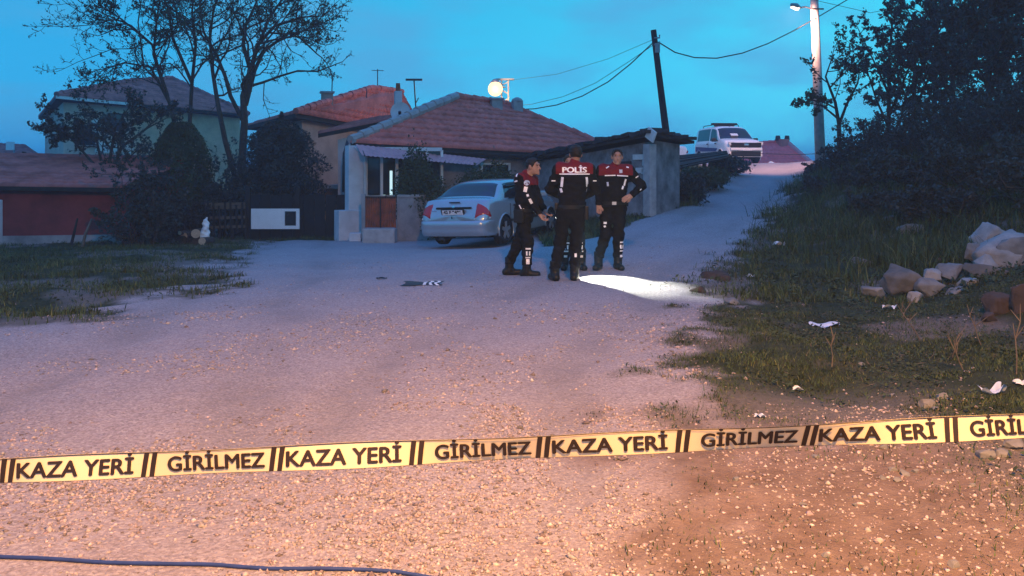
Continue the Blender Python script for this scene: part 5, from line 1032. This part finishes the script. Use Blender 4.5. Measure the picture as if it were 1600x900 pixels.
    V, Fq = K.mesh(); cen_ = V[Fq].mean(1); yk = yoke if yoke else sh[2] - .055; lat_ = np.abs((cen_ - sh) @ l); fm = ((cen_[:, 2] > yk) & (lat_ < .245)).astype(int)
    jk = npmesh('jacket', V, Fq, ['uniform_black', 'uniform_red'], T, True, fmat=fm); bj = BVHTree.FromPolygons([tuple(p) for p in V], [tuple(q) for q in Fq])
    # trousers and boots
    K = Field(lo, hi, .010); K.ell(hip - up * .01, (.182, .138, .15), ar, .05)
    for s_ in 'RL':
        kn, ft = v3(*J[s_ + 'leg'][0]), v3(*J[s_ + 'leg'][1]); an = v3(ft[0], ft[1], .17); K.cap(hips[s_] - up * .03, kn, .102, .078, .04); K.cap(kn, an, .080, .068, .03); K.cap(kn + f_ * .02, lerp(kn, an, .4), .068, .05, .04)
    K.ripple(.0055, 36, seed + 3); K.clip(lambda X, Y, Z: np.maximum(.16 - Z, Z - (hip[2] + .06)) + 0 * X + 0 * Y)
    V, Fq = K.mesh(); npmesh('trousers', V, Fq, 'uniform_black', T, True); bt = BVHTree.FromPolygons([tuple(p) for p in V], [tuple(q) for q in Fq])
    for s_ in 'RL':
        ft = v3(*J[s_ + 'leg'][1]); an = v3(ft[0], ft[1], .10); fd = v3(math.cos(R(ft[2])), math.sin(R(ft[2])), 0); K = Field(v3(ft[0] - .3, ft[1] - .3, -.03), v3(ft[0] + .3, ft[1] + .3, .32), .0075)
        K.cap(an + up * .14, an, .066, .060); K.cap(v3(ft[0], ft[1], .045) - fd * .055, v3(ft[0], ft[1], .035) + fd * .15, .052, .048, .04); K.clip(lambda X, Y, Z: np.maximum(-Z, Z - .26) + 0 * X + 0 * Y); V, Fq = K.mesh(); npmesh('boot', V, Fq, 'boot', T, True)
    ws = hip + up * .025; mb = MB(); n_ = 36; ring = [Vector(ws + l * .186 * math.cos(2 * math.pi * i / n_) + f_ * .148 * math.sin(2 * math.pi * i / n_)) for i in range(n_)]
    mb.add([p + Vector((0, 0, z_)) for z_ in (-.025, .025) for p in ring], [(i, (i + 1) % n_, n_ + (i + 1) % n_, n_ + i) for i in range(n_)]); be = mb.build('belt', 'boot', T, True)
    bk = Vector(ws + f_ * .152); MB().box(bk, (.012, .06, .045), ar).build('buckle', 'alloy', be)
    MB().box(Vector(ws + l * .20 - up * .08), (.14, .05, .18), ar).build('holster', 'boot', be, bevel=.012)
    MB().box(Vector(ws - l * .195 - up * .0), (.07, .045, .10), ar).build('radio', 'boot', be, bevel=.01)
    # decals laid onto the cloth: origin, outward direction, up vector, width, height
    def lay(tree_, pts, o, d, u_, v_):
        res = []
        for p, q in pts:
            w_ = Vector(o + u_ * p + v_ * q); h_ = tree_.ray_cast(w_ + Vector(d) * .35, -Vector(d))
            if h_[0] is None: h_ = tree_.find_nearest(w_)
            res.append(h_[0] + Vector(d) * .006)
        return res
    def strip(o, d, wd, ht, rot=0, where='j', m='reflective', nm='reflective_strip', round_=False):
        d = v3(*d); d = d / np.linalg.norm(d); u_ = np.cross(up, d); u_ = u_ / np.linalg.norm(u_); v_ = np.cross(d, u_); c_, s2 = math.cos(rot), math.sin(rot); u_, v_ = u_ * c_ + v_ * s2, v_ * c_ - u_ * s2
        tr = bj if where == 'j' else bt
        if round_:
            pts = [(0, 0)] + [(wd / 2 * math.cos(i * .3927), ht / 2 * math.sin(i * .3927)) for i in range(16)]; P_ = lay(tr, pts, v3(*o), d, u_, v_); mb = MB(); mb.add(P_, [(0, 1 + i, 1 + (i + 1) % 16) for i in range(16)]); return mb.build(nm, m, T)
        n1, n2 = max(2, int(wd / .02)), max(2, int(ht / .02)); pts = [(wd * (i / n1 - .5), ht * (j / n2 - .5)) for i in range(n1 + 1) for j in range(n2 + 1)]
        P_ = lay(tr, pts, v3(*o), d, u_, v_); mb = MB(); mb.add(P_, [(i * (n2 + 1) + j, (i + 1) * (n2 + 1) + j, (i + 1) * (n2 + 1) + j + 1, i * (n2 + 1) + j + 1) for i in range(n1) for j in range(n2)]); return mb.build(nm, m, T)
    def word(txt, o, d, wd, ht):
        d = v3(*d); u_ = np.cross(up, d); u_ /= np.linalg.norm(u_); v_ = up; vs, fs = bold_mesh(txt, 0, .05); w0, h0 = vs[:, 0].max(), vs[:, 1].max(); mb = MB()
        P_ = lay(bj, [((v[0] / w0 - .5) * wd, (v[1] / h0 - .5) * ht) for v in vs], v3(*o), d, u_, v_); P_ = [p + Vector(d) * float(v[2]) * .02 for p, v in zip(P_, vs)]; mb.add(P_, fs); o_ = mb.build('lettering', 'reflective', T); o_['label'] = 'white reflective word POLİS across the back'; return o_
    extras(T, strip, word, hands, J); return T
def lower_strips(strip, J, side, d, zs=((.46, .09, .02), (.40, .03, .06), (.40, -.03, .06))):
    for s_ in side:
        kn, ft = J[s_ + 'leg']; 
        for z_, w_, h_, dx in ((.40, .075, .022, 0), (.335, .022, .06, -.02), (.335, .022, .06, .02), (.275, .07, .02, 0), (.20, .05, .035, 0)):
            t = (.5 - z_) / .4; x_ = kn[0] + (ft[0] - kn[0]) * t; y_ = kn[1] + (ft[1] - kn[1]) * t; u_ = np.cross(v3(0, 0, 1), v3(*d)); u_ /= np.linalg.norm(u_); strip((x_ + u_[0] * dx, y_ + u_[1] * dx, z_), d, w_, h_, 0, 't')
def put(px, py, Yd): p = W(px, py, Yd); return (p.x, p.y, g1(p.x, p.y) - .004)
# with his back to the cordon
J1 = dict(hip=(.02, 0, .95), sh=(.06, .03, 1.475), head=(.085, .055, 1.665), nod=.2, Rarm=((.355, .09, 1.20), (.21, .30, 1.09)), Larm=((-.255, .09, 1.20), (-.08, .30, 1.09)), Rleg=((.085, .03, .50), (.065, 0, 78)), Lleg=((-.12, .04, .50), (-.195, .0, 105)))
def x1(T, strip, word, hands, J):
    D = (0, -1, 0); word('POLİS', (.06, 0, 1.472), D, .325, .10); strip((.06, 0, 1.405), D, .40, .016)
    for s_ in (-1, 1): strip((.06 + s_ * .165, 0, 1.30), D, .032, .13, s_ * .10); strip((.06 + s_ * .175, 0, 1.19), D, .030, .055, -s_ * .3); strip((.06 + s_ * .268, 0, 1.315), (s_ * .5, -.9, 0), .05, .014)
    strip((.075, 0, .34), D, .0001 + .03, .05, 0, 't')
officer('police officer standing with his back turned, white word across a red and black jacket', put(890, 437, 10.6), 90, J1, 1, x1, 1.03, yoke=1.405)
# facing the cordon, hand on his belt
J2 = dict(hip=(.03, 0, .94), sh=(.06, 0, 1.445), head=(.085, -.02, 1.635), Rarm=((-.185, .03, 1.185), (-.185, -.05, .945), (0, 0, -1)), Larm=((.455, .06, 1.215), (.265, -.165, 1.075), (-1, -.2, -.3)), Lin=-1, Rleg=((-.085, -.03, .50), (-.185, 0, -112)), Lleg=((.10, -.03, .50), (.095, -.02, -78)))
def x2(T, strip, word, hands, J):
    D = (0, -1, 0); strip((-.03, 0, 1.365), D, .15, .016, .03); strip((.15, 0, 1.36), D, .17, .016, -.06)
    strip((-.055, 0, 1.46), (-.1, -1, .3), .055, .018, .7); strip((.215, 0, 1.455), (.1, -1, .3), .035, .022, -.3); strip((.125, 0, 1.425), D, .045, .05, 0, m='badge', nm='chest_badge')
    strip((.185, 0, 1.265), D, .028, .10, -.25); strip((.15, 0, 1.19), D, .028, .05, -.4); strip((-.065, 0, 1.24), D, .026, .06, .1, m='badge'); strip((.345, 0, 1.345), (.5, -.9, 0), .055, .016, .45); strip((.40, -.02, 1.16), (.3, -1, 0), .04, .018, .5)
    strip((-.10, 0, .68), D, .045, .03, 0, 't'); strip((-.105, 0, .63), D, .03, .03, .5, 't'); lower_strips(strip, J, 'L', (.6, -.8, 0))
officer('police officer facing the cordon with one hand at his belt and elbow out', put(955, 420, 11.7), -92, J2, 2, x2, .97, yoke=1.365)
# in profile, looking down
J3 = dict(hip=(.015, 0, .91), sh=(.035, 0, 1.375), head=(.135, -.035, 1.55), look=-30, nod=.3, Rarm=((.075, -.20, 1.11), (.215, -.20, .90), (.5, 0, -.7)), Larm=((.20, .14, 1.10), (.30, .02, .93), (.6, -.2, -.5)), Rleg=((.055, -.07, .47), (.045, -.07, -12)), Lleg=((-.075, .08, .46), (-.20, .10, 8)))
def x3(T, strip, word, hands, J):
    D = (-.15, -1, 0); strip((.035, -.18, 1.235), D, .05, .075, -.2); strip((.065, -.19, 1.15), D, .032, .035, .3); strip((.105, -.2, 1.07), D, .038, .075, .45); strip((.05, -.17, 1.325), D, .07, .075, 0, m='badge', nm='sleeve_badge', round_=True)
    strip((-.06, -.15, 1.43), (-.5, -.8, .3), .025, .10, .2); strip((-.055, -.15, 1.345), (-.5, -.8, 0), .06, .018, .2); strip((.13, -.1, 1.31), D, .06, .014, 0, m='uniform_red', nm='red_piping')
    strip((-.03, -.1, .97), D, .016, .10, .5); strip((-.005, -.1, .95), D, .05, .018, .4); lower_strips(strip, J, 'R', (.15, -1, 0)); strip((.05, -.07, .235), (.15, -1, 0), .05, .04, 0, 't')
    h = Vector(hands['L']); ax = (Vector((1.55 - .16, -1.05, -.78))).normalized(); b_ = T.location
    tt_ = thing('torch', 'small black torch lit in the hand of the officer in profile', 'torch', h + Vector(b_)); MB().tube([-ax * .09, ax * .05, ax * .08, ax * .11], [.014, .014, .021, .021], 10).build('barrel', 'black_plastic', tt_, True); MB().tube([ax * .108, ax * .112], .018, 10).build('lens', 'torch_lens', tt_)
    ld = bpy.data.lights.new('torch_light', 'SPOT'); lo = bpy.data.objects.new('torch_light', ld); C.objects.link(lo); lo.parent = tt_; lo.location = ax * .13; ld.energy = 1250; ld.color = (.93, 1, .84); ld.spot_size = R(46); ld.spot_blend = .6; ld.shadow_soft_size = .015
    tgt = Vector((1.25, 10.5, 0.03)); dd = tgt - (Vector(b_) + h); lo.rotation_euler = dd.to_track_quat('-Z', 'Y').to_euler()
officer('police officer in profile looking down, with a round badge on his sleeve', put(818, 430, 11.4), -25, J3, 3, x3, .98, yoke=1.29)
# fourth officer, mostly hidden
J4 = dict(hip=(0, 0, .93), sh=(-.0, 0, 1.43), head=(-.04, -.02, 1.58), Rarm=((-.24, -.02, 1.17), (-.14, -.20, 1.05)), Larm=((.22, -.02, 1.17), (.12, -.20, 1.05)), Rleg=((-.07, -.03, .49), (-.10, 0, -100)), Lleg=((.11, -.03, .49), (.15, 0, -80)))
def x4(T, strip, word, hands, J): lower_strips(strip, J, 'RL', (0, -1, 0)); strip((-.09, 0, 1.35), (0, -1, 0), .16, .016); strip((.09, 0, 1.35), (0, -1, 0), .16, .016)
officer('police officer mostly hidden behind the one with the lettered back', put(893, 421, 11.9), -90, J4, 4, x4, .97, yoke=1.35)
# ------------------------------------------------------------------ cordon tape with its wording
YT = 2.4; PYC = np.polyfit([0, 800, 1600], [735.5, 704, 665], 2); HT = .0355
def tp(px, v):
    py = np.polyval(PYC, px); p = W(px, py, YT); tw = (.006 + .005 * max(0, px) / 1600) * math.sin(px / 230.) + .008 * math.sin(px / 71.); sl = -(2 * PYC[0] * px + PYC[1])
    return Vector((p.x - sl * v, YT + tw * (v / HT) + .02 * math.sin(px / 500.), p.z + v))
T = thing('cordon_tape', 'yellow cordon tape printed with black Turkish warning words stretched across the yard', 'barrier tape', tp(800, -HT))
o_ = T.location; xs = np.arange(-720, 2361, 12); vs_ = np.linspace(-1, 1, 7); V = [tp(x, HT * v)[:] for x in xs for v in vs_]; m_ = len(vs_)
npmesh('band', V, [(i * m_ + j, (i + 1) * m_ + j, (i + 1) * m_ + j + 1, i * m_ + j + 1) for i in range(len(xs) - 1) for j in range(m_ - 1)], 'tape_yellow', T, True, off=o_)
front = lambda px, v: tp(px, v) + Vector((0, -.0022, 0))
for v0, v1 in ((.93, 1.0), (-1.0, -.965)):
    npmesh('edge_line', [front(x, HT * v)[:] for x in xs for v in (v0, v1)], [(2 * i, 2 * i + 2, 2 * i + 3, 2 * i + 1) for i in range(len(xs) - 1)], 'tape_ink', T, off=o_)
def word_on(txt, x0, x1):
    vs, fs = bold_mesh(txt); hcap = bold_mesh('K')[0][:, 1].max(); w0 = vs[:, 0].max(); mb = MB(); sc = 25. / F * YT / hcap
    mb.add([front(x0 + (x1 - x0) * v[0] / w0, -HT * .66 + v[1] * sc * .92) + Vector((0, -.008 * float(v[2]), 0)) for v in vs], fs); mb.build('lettering', 'tape_ink', T, off=o_)
def bars(x0):
    for k in (0, 13): MB().add([front(x0 + k, -HT * .97), front(x0 + k + 7.5, -HT * .97), front(x0 + k + 10.5, HT * .2), front(x0 + k + 12.5, HT * .95), front(x0 + k + 4.5, HT * .95), front(x0 + k + 2.5, HT * .2)], [(0, 1, 2, 5), (5, 2, 3, 4)]).build('slash', 'tape_ink', T, off=o_)
for k in range(-1, 5):
    b0 = k * 418.5
    if -600 < b0 < 2000: word_on('KAZA YERİ', 26 + b0, 208 + b0); bars(219 + b0); word_on('GİRİLMEZ', 260 + b0, 412 + b0); bars(418 + b0)
for px, lab in ((-715, 'steel stake holding the low end of the cordon tape'), (2355, 'steel stake holding the high end of the cordon tape')):
    p = tp(px, 0); st = thing('stake', lab, 'stake', (p.x, p.y, g1(p.x, p.y))); MB().tube([(0, 0, -.2), (0, 0, 1.25)], .012, 8).build('rod', 'iron', st); zt = p.z - st.location.z; MB().tube([(0, 0, zt - .04), (0, 0, zt + .04)], .022, 10).build('tape_wrap', 'tape_yellow', st)
# blue hose on the ground
hp = []
for px in np.linspace(-500, 720, 50): Yd = np.interp(px, [-500, 0, 300, 620, 720], [3.16, 3.06, 3.03, 2.985, 2.93]); x_ = (px - 800) / F * Yd; hp.append((x_, Yd + .004 * math.sin(px / 40), g1(x_, Yd) + .007))
hp += [(hp[-1][0] + .2, 2.80, g1(-.0, 2.8) + .01), (hp[-1][0] + .5, 2.55, g1(.2, 2.5) + .01)]
o = MB().tube(hp, .0075, 8).build('garden_hose', 'hose_blue', None, True); tag(o, 'dark blue hose lying across the gravel in front of the tape', 'hose')

# ------------------------------------------------------------------ rocks
def rock(px, py, Yd, wpx, hpx, seed, lab, m='rock', group=None, deep=.8):
    r = np.random.default_rng(seed); s = wpx / F * Yd / 2; hz_ = hpx / F * Yd; bm = bmesh.new()
    P_ = r.normal(size=(15, 3)); P_ /= np.linalg.norm(P_, axis=1)[:, None]; P_ = np.clip(P_ * 1.35, -.95, .95) * np.array([s, s * deep, hz_ * .62]) * (1 + r.uniform(-.18, .12, (15, 1)))
    for p in P_: bm.verts.new(p)
    bmesh.ops.convex_hull(bm, input=bm.verts[:]); bmesh.ops.delete(bm, geom=[v for v in bm.verts if not v.link_faces], context='VERTS'); bmesh.ops.bevel(bm, geom=bm.edges[:], offset=s * .035, segments=1, affect='EDGES'); bmesh.ops.triangulate(bm, faces=bm.faces[:])
    if wpx > 20:
        bmesh.ops.subdivide_edges(bm, edges=[e for e in bm.edges if e.calc_length() > s * .25], cuts=1, use_grid_fill=True); bmesh.ops.triangulate(bm, faces=bm.faces[:])
        bmesh.ops.subdivide_edges(bm, edges=[e for e in bm.edges if e.calc_length() > s * .22], cuts=1, use_grid_fill=True); bmesh.ops.triangulate(bm, faces=bm.faces[:])
        cs = np.array([v.co[:] for v in bm.verts]) / s; q1 = fbm(cs[:, 0] * 2.1 + seed, cs[:, 2] * 2.4 + cs[:, 1] * 1.7) - .5; q2 = fbm(cs[:, 0] * 3.6 + cs[:, 1] * 2 + seed, cs[:, 2] * 4.2 - cs[:, 1] * 3) - .5
        for v, k1, k2 in zip(bm.verts, q1, q2): v.co *= 1 + float(k1) * .24 + float(k2) * .24
    bmesh.ops.recalc_face_normals(bm, faces=bm.faces[:])
    me = bpy.data.meshes.new('rock'); bm.to_mesh(me); bm.free(); me.materials.append(MATS[m]); me.polygons.foreach_set('use_smooth', [wpx > 20] * len(me.polygons)); o = bpy.data.objects.new('rock', me); C.objects.link(o); c = W(px, py, Yd); o.location = c; o.rotation_euler = (0, 0, r.uniform(-.2, .2)); tag(o, lab, 'rock', group); return o
# ground under the pile is banked up so that the stones rest on something
big = [(1562, 402, 10.3, 100, 76, 'largest angular pale boulder at the top of the rock pile'), (1448+100, 375, 10.9, 50, 40, 'dark boulder behind the top of the rock pile'), (1598, 418, 10.1, 84, 84, 'tall slanted boulder at the outer end of the rock pile'), (1413, 440, 9.6, 70, 40, 'broad flat boulder at the road end of the rock pile'), (1448, 450, 9.4, 52, 26, 'wedge stone in front of the broad flat boulder'), (1430, 464, 9.1, 26, 14, 'small pale stone at the foot of the wedge stone'),
       (1487, 425, 9.9, 44, 22, 'mid-size stone between the flat and long boulders'), (1535, 428, 9.7, 66, 28, 'long low boulder in the middle of the rock pile'), (1538, 410, 10.0, 34, 24, 'pale square stone on the long boulder'), (1515, 445, 9.4, 36, 18, 'dull stone under the long boulder'), (1560, 452, 9.2, 30, 16, 'chip of stone below the long boulder'), (1590, 448, 9.2, 36, 22, 'pale sharp stone below the slanted boulder'), (1365, 455, 9.4, 34, 12, 'thin slab at the tip of the rock pile'), (1455, 430, 9.9, 30, 18, 'stone filling the gap behind the wedge stone'), (1520, 395, 10.4, 34, 24, 'grey stone beside the largest boulder'), (1575, 380, 10.7, 40, 30, 'grey block behind the largest boulder'), (1490, 455, 9.2, 28, 14, 'small stone under the middle of the pile'), (1610, 455, 9.0, 40, 26, 'block at the low outer end of the pile')]
GR = 'rocks of the pile on the right verge'
for i, (px, py, Yd, w_, h_, lab) in enumerate(big): rock(px, py, Yd, w_, h_, 300 + i, lab, ('rock', 'rock_pale', 'rock', 'rock_dark')[i % 4] if 'pale' not in lab else 'rock_pale', group=GR)
tag_pile = [(1350, 395, 12.0, 36, 14, 'flat stone in the grass up from the rock pile'), (1372, 388, 12.4, 16, 10, 'small round stone in the grass up from the pile'), (1395, 353, 14.5, 32, 12, 'far flat stone high in the grass'), (1420, 365, 13.5, 40, 18, 'far dark stone high in the grass'), (1300, 370, 14.0, 16, 8, 'lone small stone in the long grass'), (1468, 403, 11.3, 14, 8, 'little stone behind the rock pile'),
            (1120, 436, 10.9, 42, 16, 'dark clod at the gravel edge by the torch light'), (1090, 462, 9.7, 26, 12, 'small dark clod just under the torch patch'), (1145, 484, 8.9, 30, 11, 'pale flat stone at the gravel edge'), (1130, 440, 10.7, 24, 10, 'second clod leaning on the dark one')]
for i, (px, py, Yd, w_, h_, lab) in enumerate(tag_pile):
    p = W(px, py, Yd); o = rock(px, py, Yd, w_, h_, 340 + i, lab, 'rock_red' if 'clod' in lab else 'rock'); o.location.z = g1(p.x, p.y) + h_ / F * Yd * .25
small = [(1395, 735, 14), (1412, 742, 18), (1380, 748, 10), (1430, 738, 12), (1402, 752, 13), (1540, 714, 26), (1585, 700, 34), (1565, 712, 22), (1480, 738, 12), (1448, 635, 26), (1472, 622, 18), (1462, 640, 12), (1345, 568, 10), (1275, 715, 12), (1455, 812, 9), (1255, 790, 12), (1150, 750, 10), (1335, 790, 10), (1290, 870, 13), (1490, 885, 18), (1220, 815, 8), (1130, 880, 12), (1380, 700, 14), (1500, 660, 10), (1395, 620, 10), (1520, 760, 10)]
for i, (px, py, w_) in enumerate(small):
    Yd = 1.5 * F / (py - HZ) * .99; x_ = (px - 800) / F * Yd
    for _ in range(4): Yd = (CH - g1(x_, Yd)) * F / (py - HZ); x_ = (px - 800) / F * Yd
    o = rock(px, py, Yd, w_, w_ * .6, 360 + i, 'fist-sized pale stone lying loose in the dirt beside the cordon tape', group='loose stones in the dirt by the tape'); o.location = (x_, Yd, g1(x_, Yd) + w_ / F * Yd * .12)
# reddish earth lump at the right edge
for i, (px, py, Yd, w_, h_, lab) in enumerate(((1565, 525, 7.6, 50, 36, 'reddish boulder below the rock pile, half overgrown'), (1605, 545, 7.4, 50, 50, 'reddish boulder at the outer edge below the rock pile'), (1545, 560, 7.4, 26, 16, 'small reddish stone under the reddish boulder'))):
    p = W(px, py, Yd); o = rock(px, py, Yd, w_, h_, 390 + i, lab, 'rock_red'); o.location.z = max(g1(p.x, p.y) + h_ / F * Yd * .30, 0)

# ------------------------------------------------------------------ litter, stalks, logs, cloth
def ground_at(px, py):
    Yd = CH * F / (py - HZ); x_ = (px - 800) / F * Yd
    for _ in range(8): Yd = .5 * Yd + .5 * (CH - g1(x_, Yd)) * F / (py - HZ); x_ = (px - 800) / F * Yd
    return x_, Yd, g1(x_, Yd)
def crumple(px, py, wpx, hpx, seed, lab, m='litter_white', name='litter', cat='litter', Yd=None, stripes=None):
    x_, y_, z_ = ground_at(px, py + hpx / 2) if Yd is None else (*W(px, py, Yd).xy, g1(*W(px, py, Yd).xy)); s = wpx / F * y_; h_ = hpx / F * y_; n_ = 12; r = np.random.default_rng(seed); V = []
    pa, pb = r.uniform(0, 6, 4), r.uniform(1, 2.6, 4)
    for i in range(n_ + 1):
        for j in range(n_ + 1):
            u_, v_ = i / n_ - .5, j / n_ - .5; zz = abs(math.sin(u_ * pb[0] * 2 + pa[0]) * math.cos(v_ * pb[1] * 1.6 + pa[1])) * .75 + .25 * abs(math.sin((u_ + v_) * pb[2] * 2 + pa[2])); V.append((u_ * s * (1 + .12 * math.sin(v_ * 9 + pa[3])), v_ * s * .6 + .1 * s * math.sin(u_ * 7 + pa[2]), zz * h_ * .8 + .004))
    fm = None
    if stripes: fm = [(i // 1) % 2 if i > 4 else 1 for i in range(n_) for j in range(n_)]
    o = npmesh(name, V, [(i * (n_ + 1) + j, (i + 1) * (n_ + 1) + j, (i + 1) * (n_ + 1) + j + 1, i * (n_ + 1) + j + 1) for i in range(n_) for j in range(n_)], stripes or m, None, True, fmat=fm); o.location = (x_, y_, z_); return tag(o, lab, cat)
crumple(661, 442, 60, 6, 1, 'crumpled black and white striped cloth lying on the bare gravel', name='crumpled_cloth', cat='cloth', stripes=['litter_white', 'tape_ink'])
crumple(596, 434, 16, 4, 2, 'small dark scrap on the gravel beyond the striped cloth', 'black_plastic')
crumple(1553, 606, 34, 22, 3, 'crumpled bluish white paper under the reddish boulders', 'litter_blue'); crumple(1595, 596, 20, 12, 4, 'white scrap beside the crumpled bluish paper'); crumple(1247, 607, 15, 9, 5, 'small white paper scrap in the grass behind the tape'); crumple(1187, 649, 16, 7, 6, 'pale blue scrap in the grass just behind the tape', 'litter_blue'); crumple(1290, 506, 44, 9, 7, 'pale torn rag lying in the grass beside a dry stalk', 'litter_blue'); crumple(1173, 430, 13, 7, 8, 'small white scrap near the clods at the gravel edge'); crumple(1218, 380, 18, 9, 9, 'stack of white scraps at the edge of the rising road'); crumple(1391, 478, 20, 12, 10, 'white paper scrap in front of the rock pile'); crumple(1113, 262, 16, 10, 11, 'white rubble scrap on the bank beside the collapsed roof', Yd=27.3); crumple(1205, 258, 10, 4, 12, 'white scrap where the road reaches the crest', Yd=37)
def stalk(px, py, hpx, lean, seed, lab):
    x_, y_, z_ = ground_at(px, py); h_ = hpx / F * y_; r = np.random.default_rng(seed); T = thing('dry_stalk', lab, 'plant', (x_, y_, z_)); pts = [Vector((lean * h_ * t + r.normal() * .006, r.normal() * .01, h_ * t)) for t in (-.05, .25, .5, .75, 1)]
    MB().tube(pts, [.005, .0045, .004, .0035, .002], 5).build('stem', 'dry_stalk', T)
    for k in range(3): p = pts[2 + k % 2]; MB().tube([p, p + Vector((r.normal() * .05, r.normal() * .03, .07 + .04 * r.random()))], [.004, .002], 4).build('twig', 'dry_stalk', T)
for i, a in enumerate(((1299, 572, 62, .02, 'upright dry stalk beside the torn rag'), (1438, 532, 60, -.65, 'leaning dry stalk in front of the rock pile'), (1410, 500, 30, .5, 'short forked dry stalk in front of the rock pile'), (1535, 545, 70, -.35, 'long leaning dry stalk beside the reddish boulder'), (1505, 580, 55, -.4, 'dry stalk in the weeds behind the crumpled paper'), (1490, 560, 40, .2, 'thin dry stalk among the weeds by the reddish boulder'), (1585, 585, 110, .1, 'tallest dry stalk rising over the reddish boulders'))): stalk(a[0], a[1], a[2], a[3], 400 + i, a[4])
rw = np.random.default_rng(77)
for i, (px, py, Yd, lr, ln, lab) in enumerate(((306, 365, 19.0, .115, .7, 'sawn log with round pale end facing the yard'), (316, 377, 18.8, .095, .5, 'short stump block below the round sawn log'), (288, 369, 19.3, .09, .9, 'thin log lying behind the round sawn log'), (281, 364, 19.2, .05, .5, 'slim split stick with pale end in the brush heap'))):
    p = W(px, py, Yd); zg = g1(p.x, p.y); T = thing('log', lab, 'log', (p.x, p.y, zg), rw.uniform(-.4, .4), 'cut logs by the brush heap'); zc_ = max(p.z - zg, lr * .9)
    MB().tube([(0, 0, zc_), (.05, ln, zc_ - .02)], [lr, lr * .95], 14).build('bark', 'bark', T); MB().tube([(0, -.008, zc_), (0, .01, zc_)], lr * .93, 14).build('sawn_end', 'log_end', T)
    if zc_ > lr * 1.4: MB().tube([(.02, .1, zc_ * .4 - .02), (.05, ln, zc_ * .4 - .02)], zc_ * .45, 10).build('log_below', 'bark', T)
p = W(320, 358, 19.1); zg = g1(p.x, p.y); V = Field(v3(-.3, -.3, -.05), v3(.3, .3, .75), .02); V.ell((0, 0, .18), (.12, .11, .20), 0, .05); V.ell((.02, 0, .40), (.09, .08, .20), 0, .06); V.cap((.03, 0, .5), (.05, 0, .62), .05, .025, .04); V.ripple(.012, 30, 2); vv, ff = V.mesh(); o = npmesh('white_sack', vv, ff, 'litter_white', None, True); o.location = (p.x, p.y, zg); tag(o, 'knotted white plastic sack standing against the logs', 'sack')
for i, (px, py, w_, lab) in enumerate(((110, 380, .5, 'dark post standing against the red wall'), (128, 378, .55, 'pale stick leaning on the red wall'))):
    x_, y_ = W(px, py, 18.4).xy; T = thing('stick', lab, 'stick', (x_, y_, g1(x_, y_))); MB().tube([(0, 0, -.05), (.03, .1, .3), (.07 * i, .3, .62)], [.035, .03, .02], 6).build('shaft', 'dark_wood' if i == 0 else 'dry_stalk', T)
# ------------------------------------------------------------------ thin bluish haze, added to lift the shadows towards navy
hm = bpy.data.materials.new('haze'); hm.use_nodes = True; ht = hm.node_tree; ht.nodes.clear(); ho = ht.nodes.new('ShaderNodeOutputMaterial'); hv = ht.nodes.new('ShaderNodeVolumePrincipled'); hv.inputs['Density'].default_value = .0026; hv.inputs['Color'].default_value = (.36, .62, 1.0, 1); ht.links.new(hv.outputs[0], ho.inputs['Volume']); MATS['haze'] = hm
zs = [min(v.co.z for v in g.data.vertices), max(o.matrix_world.translation.z for o in C.objects)]
o = MB().box((0, 500, (12.5 + zs[0] - 1) / 2), (1500, 1900, 12.5 - zs[0] + 1)).build('haze', hm); tag(o, 'thin bluish evening haze over the whole yard', 'haze', kind='stuff')
